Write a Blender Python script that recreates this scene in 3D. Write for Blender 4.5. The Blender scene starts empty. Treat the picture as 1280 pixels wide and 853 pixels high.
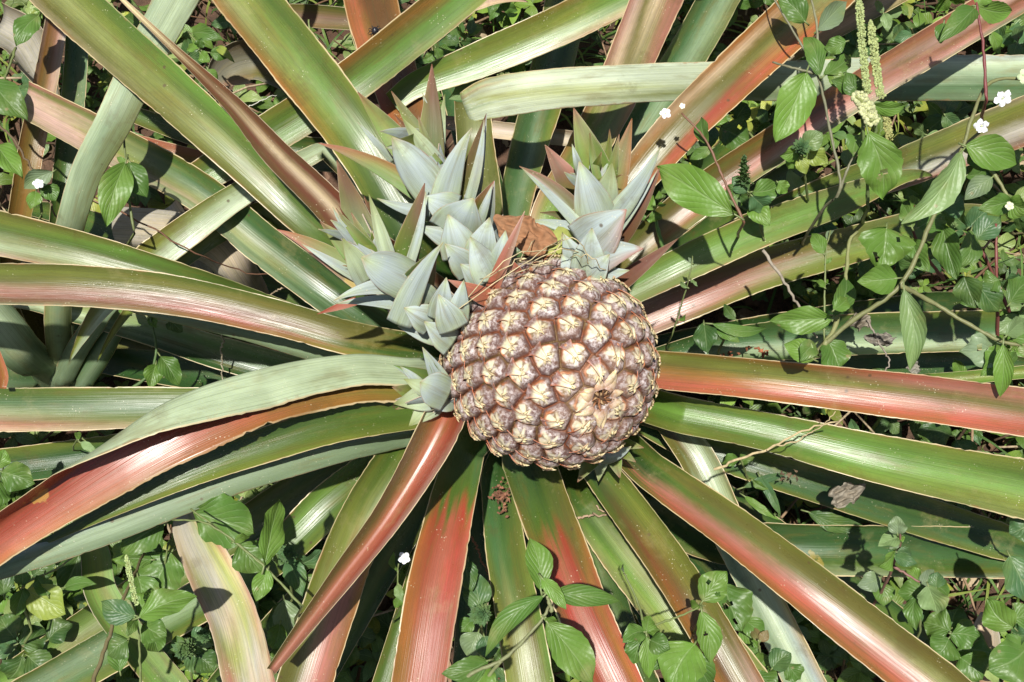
import bpy, math, random
import numpy as np
from mathutils import Vector, Matrix
random.seed(7); rng = np.random.default_rng(7)
scene = bpy.context.scene
C = scene.collection
R_ = math.radians

# ------------------------------------------------------------------ camera
HF = R_(50); TILT = R_(20); PW, PH = 1280.0, 853.0
AIM = np.array([0, 0, 0.40]); VD = np.array([0, math.sin(TILT), -math.cos(TILT)])
CAM = AIM - 0.68 * VD
CX = np.array([1.0, 0, 0]); CY = np.cross(CX, VD); CY /= np.linalg.norm(CY)   # image up
if CY[1] < 0: CY = -CY
camd = bpy.data.cameras.new('camera'); cam = bpy.data.objects.new('camera', camd); C.objects.link(cam)
cam.location = CAM; cam.rotation_euler = (TILT, 0, 0)
camd.sensor_width = 36; camd.lens = 18 / math.tan(HF / 2); camd.clip_start = 0.02; camd.clip_end = 200
scene.camera = cam
# ------------------------------------------------------------------ light
world = bpy.data.worlds.new('World'); scene.world = world; world.use_nodes = True
sdir = Vector(tuple(-VD + 0.21 * CY - 0.08 * CX)).normalized(); SUN_EL = math.asin(sdir.z)
wn = world.node_tree; bg = wn.nodes['Background']
sky = wn.nodes.new('ShaderNodeTexSky'); sky.sky_type = 'NISHITA'; sky.sun_disc = False
sky.sun_elevation = SUN_EL; sky.sun_rotation = math.atan2(sdir.x, sdir.y)
sky.dust_density = 2.0
wn.links.new(sky.outputs[0], bg.inputs[0]); bg.inputs[1].default_value = 0.055
sl = bpy.data.lights.new('sun', 'SUN'); sl.energy = 4.8; sl.angle = R_(0.8); sl.color = (1, 0.965, 0.90)
so = bpy.data.objects.new('sun', sl); C.objects.link(so); so.location = (0, 0, 5)
so.rotation_euler = (-sdir).to_track_quat('-Z', 'Y').to_euler()
scene.view_settings.view_transform = 'Standard'; scene.view_settings.look = 'None'
scene.view_settings.exposure = 0.36; scene.view_settings.gamma = 1
scene.view_settings.use_curve_mapping = False

# ------------------------------------------------------------------ helpers
def ray(px, py):
    x = (px - PW / 2) / (PW / 2) * math.tan(HF / 2); y = -(py - PH / 2) / (PW / 2) * math.tan(HF / 2)
    return CX * x + CY * y + VD
def at(px, py, z):
    d = ray(px, py); t = (z - CAM[2]) / d[2]
    return CAM + d * t
def mpp(P):                                    # metres per photo pixel at a point
    return float(np.dot(P - CAM, VD)) * math.tan(HF / 2) * 2 / PW
def nrm(v): return v / (np.linalg.norm(v, axis=-1, keepdims=True) + 1e-12)
def crom(K, n):
    K = np.asarray(K, float); m = len(K)
    if m == 1: return np.repeat(K, n, 0)
    seg = np.linalg.norm(np.diff(K[:, :2], axis=0), axis=1) + 1e-6
    s = np.concatenate([[0], np.cumsum(seg)]); s /= s[-1]
    M = np.zeros_like(K)
    for i in range(m):
        a = max(i - 1, 0); b = min(i + 1, m - 1); M[i] = (K[b] - K[a]) / (s[b] - s[a])
    t = np.linspace(0, 1, n); out = np.zeros((n, K.shape[1]))
    idx = np.clip(np.searchsorted(s, t, side='right') - 1, 0, m - 2)
    h = (s[idx + 1] - s[idx]); u = ((t - s[idx]) / h)[:, None]; h = h[:, None]
    out = ((2*u**3 - 3*u**2 + 1) * K[idx] + (u**3 - 2*u**2 + u) * h * M[idx]
           + (-2*u**3 + 3*u**2) * K[idx + 1] + (u**3 - u**2) * h * M[idx + 1])
    return out
def sst(a, b, x):
    t = np.clip((x - a) / (b - a + 1e-12), 0, 1); return t * t * (3 - 2 * t)

class MB:
    """collects geometry with colour (Col), leaf coordinates (luv) and roughness for ONE mesh"""
    def __init__(s): s.v = []; s.f = []; s.c = []; s.l = []; s.n = 0
    def add(s, v, f, c, l):
        v = np.asarray(v, float); k = len(v)
        c = np.broadcast_to(np.asarray(c, float), (k, 4)) if np.asarray(c).shape[-1] == 4 else \
            np.concatenate([np.broadcast_to(np.asarray(c, float), (k, 3)), np.ones((k, 1)) * .5], 1)
        s.v.append(v); s.f.extend([tuple(int(i) + s.n for i in q) for q in f]); s.c.append(c)
        s.l.append(np.broadcast_to(np.asarray(l, float), (k, 3))); s.n += k
    def build(s, name, mat, parent=None, smooth=True):
        me = bpy.data.meshes.new(name)
        v = np.concatenate(s.v); me.from_pydata(v.tolist(), [], s.f)
        me.polygons.foreach_set('use_smooth', [smooth] * len(me.polygons))
        a = me.color_attributes.new('Col', 'FLOAT_COLOR', 'POINT'); a.data.foreach_set('color', np.concatenate(s.c).ravel())
        b = me.attributes.new('luv', 'FLOAT_VECTOR', 'POINT'); b.data.foreach_set('vector', np.concatenate(s.l).ravel())
        me.materials.append(mat); me.update()
        o = bpy.data.objects.new(name, me); C.objects.link(o)
        if parent is not None:
            o.parent = parent
            m = parent.matrix_world if parent.parent is None else parent.matrix_world
            o.matrix_parent_inverse = Matrix.Translation(-abs_loc(parent))
        return o
def abs_loc(o):
    # every empty is unrotated, meshes sit at the origin
    return o.location.copy() if o.type == 'EMPTY' and o.parent is None else Vector((0, 0, 0))
def tag(o, label=None, cat=None, group=None, kind=None):
    if label: o['label'] = label
    if cat: o['category'] = cat
    if group: o['group'] = group
    if kind: o['kind'] = kind
    return o
def empty(name, loc, label, cat, group=None):
    o = bpy.data.objects.new(name, None); C.objects.link(o); o.location = loc; o.empty_display_size = .05
    return tag(o, label, cat, group)
def quads(nu, nv, off=0, flip=False):
    i = np.arange(nv - 1)[:, None] * nu + np.arange(nu - 1)[None, :]
    i = i.ravel() + off
    q = np.stack([i, i + 1, i + 1 + nu, i + nu], 1)
    return q[:, ::-1] if flip else q

PAL = dict(G=(.098, .168, .026), g=(.030, .085, .018), Y=(.235, .275, .05), y=(.42, .46, .12), O=(.17, .155, .035),
           R=(.44, .052, .036), r=(.18, .03, .02), P=(.43, .17, .13), p=(.58, .38, .32), A=(.43, .165, .04), B=(.17, .065, .025),
           W=(.43, .52, .33), w=(.385, .455, .455), T=(.55, .42, .27), S=(.55, .135, .085), E=(.080, .175, .060), e=(.24, .33, .19),
           N=(.30, .33, .12), k=(.04, .04, .03), L=(.17, .32, .055), C=(.62, .55, .33), D=(.48, .44, .39), Z=(.56, .63, .46), d=(.10, .085, .06))
for _k in 'GgYyORrPASBEeNL': PAL[_k] = tuple(np.array(PAL[_k]) * (.76 if _k not in 'yeP' else .88)); _g = sum(PAL[_k]) / 3; PAL[_k] = tuple(max(.004, _g + (c_ - _g) * 1.02) for c_ in PAL[_k])
def colgrid(spec, U, V):
    """spec: [(v, 'CODES'), ...] codes left->right"""
    if isinstance(spec, str): spec = [(0, spec), (1, spec)]
    vs = [s[0] for s in spec]
    rows = []
    for _, codes in spec:
        k = np.array([PAL[c] for c in codes]); x = np.linspace(0, 1, len(codes))
        rows.append(np.stack([np.interp(U, x, k[:, j]) for j in range(3)], -1))
    rows = np.array(rows)                        # nspec, nv, nu, 3
    out = np.zeros(U.shape + (3,)); 
    for a in range(len(vs) - 1):
        t = np.clip((V - vs[a]) / (vs[a + 1] - vs[a] + 1e-9), 0, 1)[..., None]
        seg = rows[a] * (1 - t) + rows[a + 1] * t
        m = (V >= vs[a]) if a else np.ones_like(V, bool)
        out[m] = seg[m]
    return out
# ------------------------------------------------------------------ materials
def newmat(name):
    m = bpy.data.materials.new(name); m.use_nodes = True; nt = m.node_tree
    b = nt.nodes['Principled BSDF']; return m, nt, b
def N(nt, t, **kw):
    n = nt.nodes.new(t)
    for k, v in kw.items():
        if k.startswith('i_'): n.inputs[int(k[2:])].default_value = v
        else: setattr(n, k, v)
    return n
def mathn(nt, op, a, b=None, c=None):
    n = nt.nodes.new('ShaderNodeMath'); n.operation = op
    for i, x in enumerate((a, b, c)):
        if x is None: continue
        if isinstance(x, (int, float)): n.inputs[i].default_value = x
        else: nt.links.new(x, n.inputs[i])
    return n.outputs[0]
def mixc(nt, fac, a, b, mode='MIX'):
    n = nt.nodes.new('ShaderNodeMix'); n.data_type = 'RGBA'; n.blend_type = mode
    for s, x in ((0, fac), (6, a), (7, b)):
        if isinstance(x, (int, float)): n.inputs[s].default_value = x
        elif isinstance(x, tuple): n.inputs[s].default_value = (*x, 1)
        else: nt.links.new(x, n.inputs[s])
    return n.outputs[2]
def ramp(nt, x, a, b, lo=0.0, hi=1.0):
    n = nt.nodes.new('ShaderNodeMapRange'); n.interpolation_type = 'SMOOTHSTEP'
    nt.links.new(x, n.inputs[0]); n.inputs[1].default_value = a; n.inputs[2].default_value = b
    n.inputs[3].default_value = lo; n.inputs[4].default_value = hi; return n.outputs[0]

def bromeliad_mat(name, margin=(.55, .44, .25), mw=.018, rough=.27, streak=.15, speck=1.0):
    m, nt, b = newmat(name); L = nt.links
    col = N(nt, 'ShaderNodeAttribute', attribute_name='Col'); luv = N(nt, 'ShaderNodeAttribute', attribute_name='luv')
    geo = N(nt, 'ShaderNodeTexCoord')
    sep = N(nt, 'ShaderNodeSeparateXYZ'); L.new(luv.outputs['Vector'], sep.inputs[0])
    def stretched(su, sv, detail=2, rnd=.6):
        mp = N(nt, 'ShaderNodeMapping'); mp.inputs['Scale'].default_value = (su, sv, 17.3); L.new(luv.outputs['Vector'], mp.inputs[0])
        n = N(nt, 'ShaderNodeTexNoise'); n.inputs['Scale'].default_value = 1; n.inputs['Detail'].default_value = detail
        n.inputs['Roughness'].default_value = rnd; L.new(mp.outputs[0], n.inputs['Vector']); return n.outputs[0]
    s1 = stretched(60, 2.2, 3); s2 = stretched(5, 6, 4); s3 = stretched(3.2, 9, 6, .7); s4 = stretched(95, .9, 1)
    c = col.outputs['Color']
    c = mixc(nt, ramp(nt, s1, .35, .75, 0, .26 * streak * 2), c, (.62, .58, .26), 'SOFT_LIGHT')
    c = mixc(nt, ramp(nt, s2, .50, .72, 0, .38), c, (.17, .12, .02))
    s5 = stretched(1.2, 1.7, 5, .65); c = mixc(nt, ramp(nt, s5, .42, .62, .30, 0), c, (.03, .05, .012))
    c = mixc(nt, ramp(nt, s3, .60, .80, 0, .22), c, (.30, .34, .14))
    dk = mixc(nt, ramp(nt, s4, .30, .56, .30, 0), c, (.05, .06, .02)); c = dk
    # speckles (leaf scales) and small scars
    v = N(nt, 'ShaderNodeTexVoronoi'); v.inputs['Scale'].default_value = 420; L.new(geo.outputs['Object'], v.inputs['Vector'])
    gate = N(nt, 'ShaderNodeTexNoise'); gate.inputs['Scale'].default_value = 60; L.new(geo.outputs['Object'], gate.inputs['Vector'])
    sp = mathn(nt, 'MULTIPLY', ramp(nt, v.outputs['Distance'], .10, .22, 1, 0), ramp(nt, gate.outputs[0], .56, .66, 0, .55 * speck))
    c = mixc(nt, sp, c, (.60, .55, .38))
    v2 = N(nt, 'ShaderNodeTexVoronoi'); v2.inputs['Scale'].default_value = 75; L.new(geo.outputs['Object'], v2.inputs['Vector'])
    g2 = N(nt, 'ShaderNodeSeparateColor'); L.new(v2.outputs['Color'], g2.inputs[0])
    dn_ = N(nt, 'ShaderNodeTexNoise'); dn_.inputs['Scale'].default_value = 110; dn_.inputs['Detail'].default_value = 4; L.new(geo.outputs['Object'], dn_.inputs['Vector'])
    v3 = N(nt, 'ShaderNodeTexVoronoi'); v3.inputs['Scale'].default_value = 21; L.new(geo.outputs['Object'], v3.inputs['Vector'])
    g3 = N(nt, 'ShaderNodeSeparateColor'); L.new(v3.outputs['Color'], g3.inputs[0])
    d3 = mathn(nt, 'ADD', v3.outputs['Distance'], mathn(nt, 'MULTIPLY', mathn(nt, 'SUBTRACT', dn_.outputs[0], .5), .5))
    c = mixc(nt, mathn(nt, 'MULTIPLY', ramp(nt, d3, .10, .14, 1, 0), ramp(nt, g3.outputs[0], .93, .94, 0, .5 * speck)), c, (.50, .33, .07))
    sc = mathn(nt, 'MULTIPLY', ramp(nt, v2.outputs['Distance'], .05, .13, 1, 0), ramp(nt, g2.outputs[0], .80, .83, 0, .8))
    c = mixc(nt, sc, c, (.09, .06, .03))
    gn = N(nt, 'ShaderNodeTexNoise'); gn.inputs['Scale'].default_value = 26; gn.inputs['Detail'].default_value = 9; gn.inputs['Roughness'].default_value = .72; L.new(geo.outputs['Object'], gn.inputs['Vector'])
    c = mixc(nt, ramp(nt, gn.outputs[0], .56, .70, 0, .22), c, (.36, .30, .14)); c = mixc(nt, ramp(nt, gn.outputs[0], .44, .34, 0, .30), c, (.10, .065, .02))
    # pale margin
    e = mathn(nt, 'MINIMUM', sep.outputs[0], mathn(nt, 'SUBTRACT', 1.0, sep.outputs[0]))
    e = mathn(nt, 'ADD', e, mathn(nt, 'MULTIPLY', mathn(nt, 'SUBTRACT', s2, .5), .03))
    me = mathn(nt, 'MULTIPLY', ramp(nt, e, mw * .5, mw * 1.5, .9, 0), ramp(nt, s5, .36, .55, .25, 1)); brn = mathn(nt, 'MULTIPLY', ramp(nt, e, mw * 1.2, mw * 4, .75, 0), ramp(nt, s3, .52, .62, 0, 1)); c = mixc(nt, brn, c, (.24, .12, .045))
    c = mixc(nt, me, c, margin)
    L.new(c, b.inputs['Base Color'])
    bl = mathn(nt, 'ADD', mathn(nt, 'MULTIPLY', s1, .6), mathn(nt, 'MULTIPLY', s4, .7))
    bl = mathn(nt, 'ADD', bl, mathn(nt, 'MULTIPLY', sp, .4))
    bp = N(nt, 'ShaderNodeBump'); bp.inputs['Strength'].default_value = .30; bp.inputs['Distance'].default_value = .0007
    L.new(bl, bp.inputs['Height']); L.new(bp.outputs[0], b.inputs['Normal'])
    rr = mathn(nt, 'ADD', mathn(nt, 'MULTIPLY', s3, .30), mathn(nt, 'ADD', mathn(nt, 'MULTIPLY', col.outputs['Alpha'], .5), rough - .27))
    L.new(rr, b.inputs['Roughness']); b.inputs['Specular IOR Level'].default_value = .5
    b.inputs['Subsurface Weight'].default_value = .06; b.inputs['Subsurface Radius'].default_value = (.004, .004, .001)
    b.inputs['Subsurface Scale'].default_value = .5
    return m
M_LEAF = bromeliad_mat('pineapple_leaf')
M_SLIP = bromeliad_mat('slip_leaf', margin=(.42, .33, .24), mw=.012, rough=.42, streak=.5, speck=1.0)
M_DEAD = bromeliad_mat('dead_leaf', margin=(.45, .36, .25), mw=.01, rough=.55, streak=.9)

def weed_mat():
    m, nt, b = newmat('weed_leaf'); L = nt.links
    col = N(nt, 'ShaderNodeAttribute', attribute_name='Col'); luv = N(nt, 'ShaderNodeAttribute', attribute_name='luv')
    sep = N(nt, 'ShaderNodeSeparateXYZ'); L.new(luv.outputs['Vector'], sep.inputs[0]); geo = N(nt, 'ShaderNodeTexCoord')
    au = mathn(nt, 'ABSOLUTE', mathn(nt, 'SUBTRACT', sep.outputs[0], .5))
    mid = ramp(nt, au, .012, .035, 1, 0)
    ph = mathn(nt, 'SUBTRACT', mathn(nt, 'MULTIPLY', sep.outputs[1], 6.0), mathn(nt, 'MULTIPLY', mathn(nt, 'POWER', au, .8), 6.0))
    fr = mathn(nt, 'ABSOLUTE', mathn(nt, 'SUBTRACT', mathn(nt, 'FRACT', ph), .5))
    side = ramp(nt, fr, .03, .10, 1, 0)
    vein = mathn(nt, 'MAXIMUM', mid, mathn(nt, 'MULTIPLY', side, .40))
    no = N(nt, 'ShaderNodeTexNoise'); no.inputs['Scale'].default_value = 55; no.inputs['Detail'].default_value = 4; L.new(geo.outputs['Object'], no.inputs['Vector'])
    n2 = N(nt, 'ShaderNodeTexVoronoi'); n2.inputs['Scale'].default_value = 380; L.new(geo.outputs['Object'], n2.inputs['Vector'])
    c = mixc(nt, ramp(nt, no.outputs[0], .35, .7, 0, .45), col.outputs['Color'], (.16, .24, .05), 'MIX')
    c = mixc(nt, ramp(nt, no.outputs[0], .62, .78, 0, .5), c, (.30, .30, .12))
    c = mixc(nt, mathn(nt, 'MULTIPLY', vein, .30), c, (.32, .42, .20))
    v2 = N(nt, 'ShaderNodeTexVoronoi'); v2.inputs['Scale'].default_value = 110; L.new(geo.outputs['Object'], v2.inputs['Vector'])
    g2 = N(nt, 'ShaderNodeSeparateColor'); L.new(v2.outputs['Color'], g2.inputs[0])
    sc = mathn(nt, 'MULTIPLY', ramp(nt, v2.outputs['Distance'], .08, .2, 1, 0), ramp(nt, g2.outputs[0], .86, .9, 0, .7))
    c = mixc(nt, sc, c, (.30, .24, .12))
    L.new(c, b.inputs['Base Color']); b.inputs['Roughness'].default_value = .42; b.inputs['Specular IOR Level'].default_value = .45
    h = mathn(nt, 'ADD', mathn(nt, 'MULTIPLY', vein, -1.0), mathn(nt, 'MULTIPLY', n2.outputs['Distance'], .35))
    h = mathn(nt, 'ADD', h, mathn(nt, 'MULTIPLY', ramp(nt, fr, 0, .5), .25))
    bp = N(nt, 'ShaderNodeBump'); bp.inputs['Strength'].default_value = .45; bp.inputs['Distance'].default_value = .0010
    L.new(h, bp.inputs['Height']); L.new(bp.outputs[0], b.inputs['Normal'])
    tr = N(nt, 'ShaderNodeBsdfTranslucent'); tc = mixc(nt, 1.0, c, (.9, 1.0, .35), 'MULTIPLY'); L.new(tc, tr.inputs[0]); L.new(bp.outputs[0], tr.inputs['Normal'])
    mx = N(nt, 'ShaderNodeMixShader'); mx.inputs[0].default_value = .25
    L.new(b.outputs[0], mx.inputs[1]); L.new(tr.outputs[0], mx.inputs[2]); L.new(mx.outputs[0], nt.nodes['Material Output'].inputs[0])
    return m
M_WEED = weed_mat()
def attr_mat(name, rough=.6, var=.3, bump=.5, scale=200, spec=.4, dist=.001, sss=0, tint=(.1, .07, .04)):
    m, nt, b = newmat(name); L = nt.links
    col = N(nt, 'ShaderNodeAttribute', attribute_name='Col'); geo = N(nt, 'ShaderNodeTexCoord')
    no = N(nt, 'ShaderNodeTexNoise'); no.inputs['Scale'].default_value = scale; no.inputs['Detail'].default_value = 5
    L.new(geo.outputs['Object'], no.inputs['Vector'])
    c = mixc(nt, ramp(nt, no.outputs[0], .4, .75, 0, var), col.outputs['Color'], tint)
    L.new(c, b.inputs['Base Color']); b.inputs['Roughness'].default_value = rough; b.inputs['Specular IOR Level'].default_value = spec
    bp = N(nt, 'ShaderNodeBump'); bp.inputs['Strength'].default_value = bump; bp.inputs['Distance'].default_value = dist
    L.new(no.outputs[0], bp.inputs['Height']); L.new(bp.outputs[0], b.inputs['Normal'])
    if sss: b.inputs['Subsurface Weight'].default_value = sss; b.inputs['Subsurface Radius'].default_value = (.004, .003, .002)
    return m
M_STEM = attr_mat('weed_stem', .5, .3, .4, 300)
M_DRY = attr_mat('dry_matter', .8, .5, .8, 260, .2)
M_PETAL = attr_mat('petal', .5, .05, .2, 300, .3, sss=.3)
M_SPIDER = attr_mat('spider_body', .35, .05, .2, 900)
def fruit_mat():
    m, nt, b = newmat('pineapple_rind'); L = nt.links
    col = N(nt, 'ShaderNodeAttribute', attribute_name='Col'); geo = N(nt, 'ShaderNodeTexCoord')
    def noise(s, d=4, r=.6):
        n = N(nt, 'ShaderNodeTexNoise'); n.inputs['Scale'].default_value = s; n.inputs['Detail'].default_value = d
        n.inputs['Roughness'].default_value = r; L.new(geo.outputs['Object'], n.inputs['Vector']); return n.outputs[0]
    n1 = noise(900, 3); n2 = noise(160, 5); n3 = noise(420, 6, .7)
    dust = mathn(nt, 'MULTIPLY', col.outputs['Alpha'], ramp(nt, n3, .43, .62, .0, .80))
    c = mixc(nt, ramp(nt, n2, .42, .68, 0, .40), col.outputs['Color'], (.20, .10, .04))
    c = mixc(nt, dust, c, (.74, .68, .66))
    c = mixc(nt, mathn(nt, 'MULTIPLY', col.outputs['Alpha'], ramp(nt, n1, .55, .68, 0, .5)), c, (.62, .56, .52))
    L.new(c, b.inputs['Base Color']); L.new(ramp(nt, n3, .3, .7, .26, .55), b.inputs['Roughness'])
    b.inputs['Specular IOR Level'].default_value = .45
    h = mathn(nt, 'ADD', mathn(nt, 'MULTIPLY', n2, 1.2), mathn(nt, 'MULTIPLY', n3, .5))
    bp = N(nt, 'ShaderNodeBump'); bp.inputs['Strength'].default_value = .6; bp.inputs['Distance'].default_value = .0011
    L.new(h, bp.inputs['Height']); L.new(bp.outputs[0], b.inputs['Normal'])
    b.inputs['Subsurface Weight'].default_value = .05; b.inputs['Subsurface Radius'].default_value = (.003, .002, .001)
    return m
M_FRUIT = fruit_mat()
def soil_mat():
    m, nt, b = newmat('soil'); L = nt.links; geo = N(nt, 'ShaderNodeTexCoord')
    def noise(s, d=6, r=.65):
        n = N(nt, 'ShaderNodeTexNoise'); n.inputs['Scale'].default_value = s; n.inputs['Detail'].default_value = d
        n.inputs['Roughness'].default_value = r; L.new(geo.outputs['Object'], n.inputs['Vector']); return n.outputs[0]
    n1 = noise(9); n2 = noise(60); n3 = noise(240)
    c = mixc(nt, ramp(nt, n1, .35, .65), (.10, .052, .030), (.17, .095, .058))
    c = mixc(nt, ramp(nt, n2, .45, .7, 0, .7), c, (.055, .032, .020))
    c = mixc(nt, ramp(nt, n3, .6, .75, 0, .5), c, (.30, .21, .14))
    L.new(c, b.inputs['Base Color']); b.inputs['Roughness'].default_value = .95
    bp = N(nt, 'ShaderNodeBump'); bp.inputs['Strength'].default_value = 1; bp.inputs['Distance'].default_value = .008
    L.new(mathn(nt, 'ADD', n2, mathn(nt, 'MULTIPLY', n3, .5)), bp.inputs['Height']); L.new(bp.outputs[0], b.inputs['Normal'])
    return m
M_SOIL = soil_mat()

# ------------------------------------------------------------------ ground
def vnoise(x, y, seed=0):
    r = np.random.default_rng(seed); o = np.zeros_like(x)
    for k, (f, a) in enumerate(((3, 1), (7, .5), (17, .35), (41, .25), (90, .14))):
        for _ in range(4):
            th = r.uniform(0, 6.28); p = r.uniform(0, 6.28, 2)
            o += a / 3 * np.sin(f * (x * math.cos(th) + y * math.sin(th)) * 1.7 + p[0] + 1.3 * np.sin(f * (y * math.cos(th) - x * math.sin(th)) + p[1]))
    return o
def build_ground():
    t = np.linspace(-1, 1, 300); g = np.sign(t) * (np.abs(t) * .9 + np.abs(t) ** 7 * 28)
    X, Y = np.meshgrid(g, g + .15); Z = vnoise(X, Y, 3) * .010 * np.clip(1.3 - np.hypot(X, Y) / 20, .2, 1)
    mb = MB(); mb.add(np.stack([X.ravel(), Y.ravel(), Z.ravel()], 1), quads(300, 300), (.1, .06, .04), (0, 0, 0))
    o = mb.build('soil_ground', M_SOIL); tag(o, kind='structure'); return o
build_ground()

# ------------------------------------------------------------------ bromeliad leaf
def strip(mb, K, spec, face='top', curv=35, vee=0, ext=.25, roll=0, tip=False, base=None, fold=None,
          seed=0, other=None, nu=29, th=.0011, rough=None, blunt=False, up=None, droop=.5, wob=1.0, wave=0.0, density=1.0):
    """K: [(px,py,z,w_px[,roll_deg])]. Channelled leaf blade with real thickness, travelling base -> tip."""
    r = np.random.default_rng(seed + 11)
    K = [tuple(k) + (0,) * (5 - len(k)) for k in K]
    n = int(max(14, min(110, sum(math.dist(K[i][:2], K[i + 1][:2]) for i in range(len(K) - 1)) / 6)) * density)
    P = crom(K, n)
    pts = np.array([at(a, b, z) for a, b, z in P[:, :3]]); w = np.array([P[i, 3] * mpp(pts[i]) for i in range(n)]); rl = P[:, 4].copy()
    w = np.maximum(w, .0004)
    nin = n
    if base is not None:                         # hidden run from the stalk to the first visible point
        B = np.array(base); q = np.linspace(0, 1, 8)[:-1, None]
        pre = B * (1 - q) + pts[0] * q; pts = np.vstack([pre, pts]); w = np.concatenate([np.full(7, w[0]) * np.linspace(.75, 1, 7), w]); rl = np.concatenate([np.full(7, rl[0]), rl])
    if ext > 0:                                  # the blade goes on outside the frame and tapers to its tip
        T = nrm(pts[-1] - pts[-4]); m = 22; s = np.linspace(0, 1, m + 1)[1:]
        e = pts[-1] + T * (s * ext)[:, None]; e[:, 2] -= droop * ext * s ** 2
        e[:, 2] = np.maximum(e[:, 2], .015)
        w = np.concatenate([w, w[-1] * np.maximum((1 - s) ** .75, .02)]); pts = np.vstack([pts, e]); rl = np.concatenate([rl, np.full(m, rl[-1])])
        tip = False
    n = len(pts); vv = np.linspace(0, 1, n)
    seg = np.concatenate([[0], np.cumsum(np.linalg.norm(np.diff(pts, axis=0), axis=1))])
    # colour runs over the visible part only
    vis0 = 7 if base is not None else 0; vcol = np.clip((np.arange(n) - vis0) / max(nin - 1, 1), 0, 1)
    if tip: 
        k = np.clip((1 - vv) / .35, 0, 1); w = w * k ** .8 if not blunt else w * np.sqrt(np.clip((1 - vv) / .12, 0.0, 1))
        w = np.maximum(w, .0003)
    T = nrm(np.gradient(pts, axis=0)); V = nrm(CAM - pts) if up is None else np.broadcast_to(nrm(np.array(up, float)), pts.shape)
    S = nrm(np.cross(T, V)); Nn = np.cross(S, T)
    ph = r.uniform(0, 6.28, 4)
    rl = np.radians(rl + roll + wob * 4 * np.sin(seg * 14 + ph[0]) + wob * 2 * np.sin(seg * 37 + ph[1]))
    S2 = S * np.cos(rl)[:, None] + Nn * np.sin(rl)[:, None]; N2 = np.cross(S2, T)
    u = np.linspace(0, 1, nu); s = 2 * u - 1
    dirn = 1 if face == 'top' else -1
    H = np.zeros((n, nu)); Xs = np.zeros((n, nu)); PHI = np.zeros((n, nu))
    for i in range(n):
        phi = np.radians(curv * 1.35 if nu > 16 else curv) * (s + .15 * np.sin(seg[i] * 9 + ph[2])) + np.radians(vee) * np.tanh(s * 5)
        phi = phi * dirn
        if fold is not None:
            s0, ang = fold; a = np.interp(vcol[i], [q[0] for q in ang], [q[1] for q in ang])
            phi = phi + (np.radians(a) * sst(s0, s0 + .25, s) if s0 > 0 else -np.radians(a) * sst(-s0, -s0 + .25, -s))
        ds = np.diff(s); pm = (phi[1:] + phi[:-1]) / 2
        x = np.concatenate([[0], np.cumsum(np.cos(pm) * ds)]); h = np.concatenate([[0], np.cumsum(np.sin(pm) * ds)])
        c = nu // 2; x -= x[c]; h -= h[c]
        if fold is None: sc = 2 / (x[-1] - x[0]); x *= sc; h *= sc; x -= (x[0] + x[-1]) / 2
        Xs[i] = x; H[i] = h; PHI[i] = phi
    edge = 1 + r.normal(0, .008, (n, 2)) + .018 * np.sin(seg[:, None] * np.array([63, 71]) + ph[:2]) * np.sin(seg[:, None] * 23 + ph[2:])
    for _ in range(int(seg[-1] * 9)):
        edge[r.integers(0, n), r.integers(0, 2)] -= r.uniform(.02, .065)
    Xs[:, 0] *= edge[:, 0]; Xs[:, -1] *= edge[:, 1]
    if wave: H = H + wave * np.abs(s)[None, :] ** 3 * np.sin(seg[:, None] * 45 + ph[3] + (s[None, :] > 0) * 2)
    hw = (w / 2)[:, None, None]
    G = pts[:, None, :] + hw * (Xs[..., None] * S2[:, None, :] + H[..., None] * N2[:, None, :])
    dn = -np.sin(PHI)[..., None] * S2[:, None, :] + np.cos(PHI)[..., None] * N2[:, None, :]
    thk = th * (1.02 - np.abs(s) ** 3 * .8)[None, :, None] * np.minimum(1, (w / .012))[:, None, None]
    Gb = G - dn * thk
    U = np.broadcast_to(u, (n, nu)); Vv = np.broadcast_to(vcol[:, None], (n, nu))
    U_, V_ = U, Vv
    if nu > 16:
        cn = np.convolve(r.normal(0, 1, nu + 4), np.ones(3) / 3, 'same')[2:2 + nu]
        V_ = np.clip(Vv + .085 * cn[None, :] + .03 * np.sin(seg[:, None] * 31 + ph[0] + 5 * u[None, :]) + r.normal(0, .006, (n, nu)), 0, 1)
        U_ = np.clip(U + .045 * np.sin(seg[:, None] * 11 + ph[1]) + .03 * np.sin(seg[:, None] * 29 + ph[2] + u[None, :] * 4) + r.normal(0, .008, (n, nu)), 0, 1)
    ct = colgrid(spec, U_, V_); cb = colgrid(other or ('W' if face == 'top' else 'GG'), U, Vv)
    rt = rough if rough is not None else (.30 if face == 'top' else .75)
    A = np.full((n, nu, 1), rt); luv = np.stack([U, np.broadcast_to(seg[:, None] * 4, (n, nu)), np.full((n, nu), seed * .37)], -1)
    q1 = quads(nu, n); q2 = quads(nu, n, n * nu, True); m = n * nu
    L = np.arange(n - 1) * nu; Rr = L + nu - 1
    sides = [(a, a + nu, a + nu + m, a + m) for a in L] + [(a + nu, a, a + m, a + nu + m) for a in Rr]
    ends = [(a + 1, a, a + m, a + 1 + m) for a in range(nu - 1)] + [(a, a + 1, a + 1 + m, a + m) for a in range((n - 1) * nu, n * nu - 1)]
    mb.add(np.concatenate([G.reshape(-1, 3), Gb.reshape(-1, 3)]), list(map(tuple, q1)) + list(map(tuple, q2)) + sides + ends,
           np.concatenate([np.concatenate([ct, A], -1).reshape(-1, 4), np.concatenate([cb, A * 0 + .6], -1).reshape(-1, 4)]),
           np.concatenate([luv.reshape(-1, 3)] * 2))
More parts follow.
